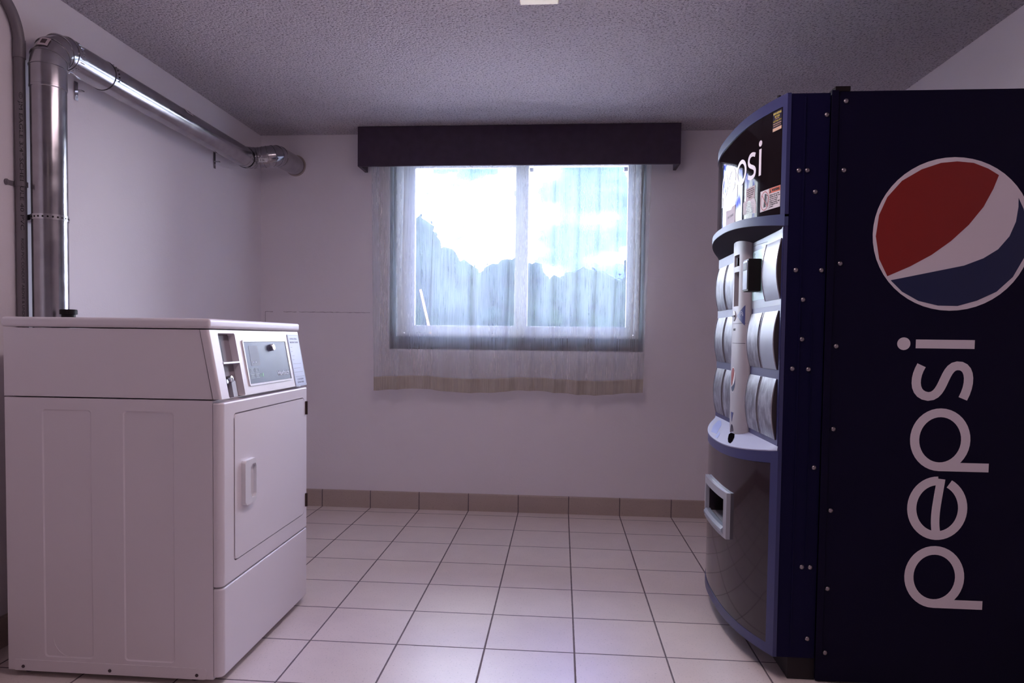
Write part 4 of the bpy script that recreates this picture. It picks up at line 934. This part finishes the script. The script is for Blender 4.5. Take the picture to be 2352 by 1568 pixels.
obj('shelf_pattern', bm, mat('soft_blue_print', (0.16, 0.20, 0.50), 0.4), shf)
# lower curved panel + frame
bm = bmesh.new(); band(bm, 0.090, VY0, VY1, K(0.074), K(0.106)); band(bm, 0.090, VY0, VY0+0.030, K(0.106), lambda y: 0.682-0.028*bulge(y), ny=5); band(bm, 0.090, VY1-0.030, VY1, K(0.106), lambda y: 0.682-0.028*bulge(y), ny=5)
obj('lower_frame', bm, M_BLUE, vm, smooth=True)
bm = bmesh.new(); band(bm, 0.087, VY0+0.030, VY1-0.030, K(0.1065), lambda y: 0.681-0.028*bulge(y)); lp = obj('lower_graphic', bm, M_GLOSS2, vm, smooth=True, label='glossy dark curved lower panel')
c = bmesh.new(); box(c, 0.70, 0.914, -1.350, -1.060, 0.388, 0.510); cut(lp, c)
# dispensing port
def fprt(u, v, d): return (arcx(-u, 0.087)-d, -u, v)
def port_frame():
    b = bmesh.new(); us_in = rrect(1.052, 1.354, 0.392, 0.506, 0.004, 2)
    for (u0, u1, v0, v1) in ((1.028, 1.384, 0.500, 0.528), (1.028, 1.384, 0.366, 0.396)):
        grid_solid(b, lin(u0, u1, 15), lin(v0, v1, 3), fprt, -0.004, 0.014)
    for (u0, u1) in ((1.028, 1.056), (1.352, 1.384)): grid_solid(b, lin(u0, u1, 4), lin(0.396, 0.500, 3), fprt, -0.004, 0.014)
    return b
prt = obj('delivery_port', port_frame(), M_SILVER, vm, smooth=True, label='silver-grey delivery opening')
bm = bmesh.new(); grid_solid(bm, lin(1.058, 1.352, 15), lin(0.375, 0.402, 4), lambda u, v, d: (arcx(-u, 0.087)-d-0.010*math.sin(PI*max(0, min(1, (v-0.375)/0.027))), -u, v), -0.004, 0.012); obj('port_lip', bm, M_PLATE, prt, smooth=True)
obj('port_floor', boxm(0.845, 0.9135, -1.349, -1.061, 0.3885, 0.394), M_SILVER, prt)
obj('port_back', boxm(0.9140, 0.9165, -1.349, -1.061, 0.389, 0.509), mat('port_grey', (0.07, 0.055, 0.065), 0.5), prt)
bm = bmesh.new(); box(bm, 0.885, 0.889, -1.348, -1.120, 0.395, 0.508); obj('port_flap', bm, mat('dark_flap', (0.075, 0.06, 0.072), 0.4), prt)
# side logo and lettering
fsd = fs(VY0-0.001)
bm = bmesh.new(); globe(bm, lambda u, v, d: fsd(u, v, d), 1.4065, 1.3855, 0.2285, 0.0, 0.0010); obj('globe_logo', bm, [M_LOGOW, M_LOGOR, M_LOGOB], vm, label='large red, white and blue globe logo')
kk = 0.1745
def fside(u, v, d): return fsd(1.4775 + 0.0055*(u/0.82) - v, 0.2500 + u, d)
bm = bmesh.new(); pepsi_word(bm, fside, 0.0, kk, 0.0265, 0.0, 0.0006); obj('side_word', bm, M_LOGOW, vm, label='white upright brand word')
# rivets
bm = bmesh.new(); lathe(bm, [(0.0074, 0), (0.0070, 0.002), (0.005, 0.0042), (0.0025, 0.0050), (0.0003, 0.0052)], (0, 0, 0), (Vector((1, 0, 0)), Vector((0, 0, 1)), Vector((0, -1, 0))), 16)
for f in bm.faces: f.smooth = True
me = bpy.data.meshes.new('rivet'); bm.to_mesh(me); bm.free(); me.materials.append(M_RIVET)
rv0 = None
for x, z in ((1.088, 1.784), (1.088, 1.578), (1.085, 1.297), (1.081, 1.046), (1.080, .792), (1.079, .540), (1.077, .296), (1.075, .095), (1.035, 1.745), (.957, 1.579), (.982, 1.579), (1.007, 1.514), (.956, 1.277), (1.032, 1.277), (.980, 1.187), (.980, 1.066), (.954, .975), (1.002, .974), (1.027, .671), (.999, .360), (1.024, .360), (1.022, .135)):
    loc = Vector((x, VY0 - (0.001 if x > 1.046 else -0.002), z)) - VL
    if rv0 is None: rv0 = bpy.data.objects.new('rivet', me); COL.objects.link(rv0); rv0.parent = vm; rv0.location = loc
    else: dup(rv0, vm, loc)

# ================================================================== OUTDOORS
obj('lawn', boxm(-40, 40, 9.0, 80, -0.35, -0.25), M_GRASS, kind='structure')
obj('bounce_pavement', boxm(-40, 40, 0.60, 9.0, -0.35, -0.24), mat('bounce_concrete', (0.42, 0.385, 0.375), 0.85, vary=0.1, vscale=2), kind='structure')  # unseen paved strip, made pale to bounce daylight onto the ceiling
def tree(name, x, y, h, w, leaf, label, seed, n=170, trunk_h=None):
    rnd = random.Random(seed)
    t = thing(name, label, 'tree', (x, y, -0.25)); th = trunk_h or h*0.35
    bm = bmesh.new(); sweep(bm, [(x, y, -0.25), (x+0.05, y, th*0.5), (x, y, th), (x+0.1, y, h*0.7)], [0.24, 0.18, 0.15, 0.05], 12); obj('trunk', bm, M_BARK, t, smooth=True)
    bm = bmesh.new()
    for i in range(n):
        a = rnd.uniform(0, 2*PI); k = rnd.uniform(-1, 1); rr = rnd.uniform(0.15, 1.0)*math.sqrt(1-k*k)
        cz = h*0.55 + k*h*0.45 - 0.25; cx = x + rr*w*math.cos(a)*(0.75 if k > 0.4 else 1); cy = y + rr*w*0.7*math.sin(a)
        s = rnd.uniform(0.10, 0.19)*w + 0.12
        r = bmesh.ops.create_icosphere(bm, subdivisions=2, radius=s, matrix=Matrix.Translation((cx, cy, cz)))
        for v in r['verts']:
            d = v.co - Vector((cx, cy, cz)); v.co += d*rnd.uniform(-0.35, 0.45)
        # loose leaf sprays round the clump
        for q in range(22):
            d = Vector((rnd.gauss(0, 1), rnd.gauss(0, 1), rnd.gauss(0, 1))).normalized(); p = Vector((cx, cy, cz)) + d*s*rnd.uniform(1.0, 1.35)
            e1 = Vector((rnd.gauss(0, 1), rnd.gauss(0, 1), rnd.gauss(0, 1))).normalized()*0.10; e2 = e1.cross(d).normalized()*0.05
            bm.faces.new([bm.verts.new(p-e1), bm.verts.new(p+e2), bm.verts.new(p+e1), bm.verts.new(p-e2)])
    obj('crown', bm, leaf, t)
tree('tree', -4.2, 16.5, 4.3, 1.75, M_LEAF, 'broad tree seen through the left pane of the window', 3, 190)
tree('tree', -1.75, 24.0, 3.9, 2.3, M_LEAF2, 'lower tree behind the middle of the window', 5, 190)
tree('tree', 1.1, 19.0, 2.95, 2.5, M_LEAF, 'low bushy tree seen through the right pane beside the middle bar', 8, 190)
tree('tree', 4.6, 25.0, 4.3, 2.9, M_LEAF2, 'tree at the right edge of the right window pane', 11, 190)
bm = bmesh.new(); sweep(bm, [(-2.02, 10.2, -0.20), (-2.55, 10.2, 2.0)], 0.022, 10); o = obj('guy_wire_guard', bm, M_YPOLE, smooth=True); tag(o, 'slanting yellow guy-wire guard outside the left window pane', 'guard')
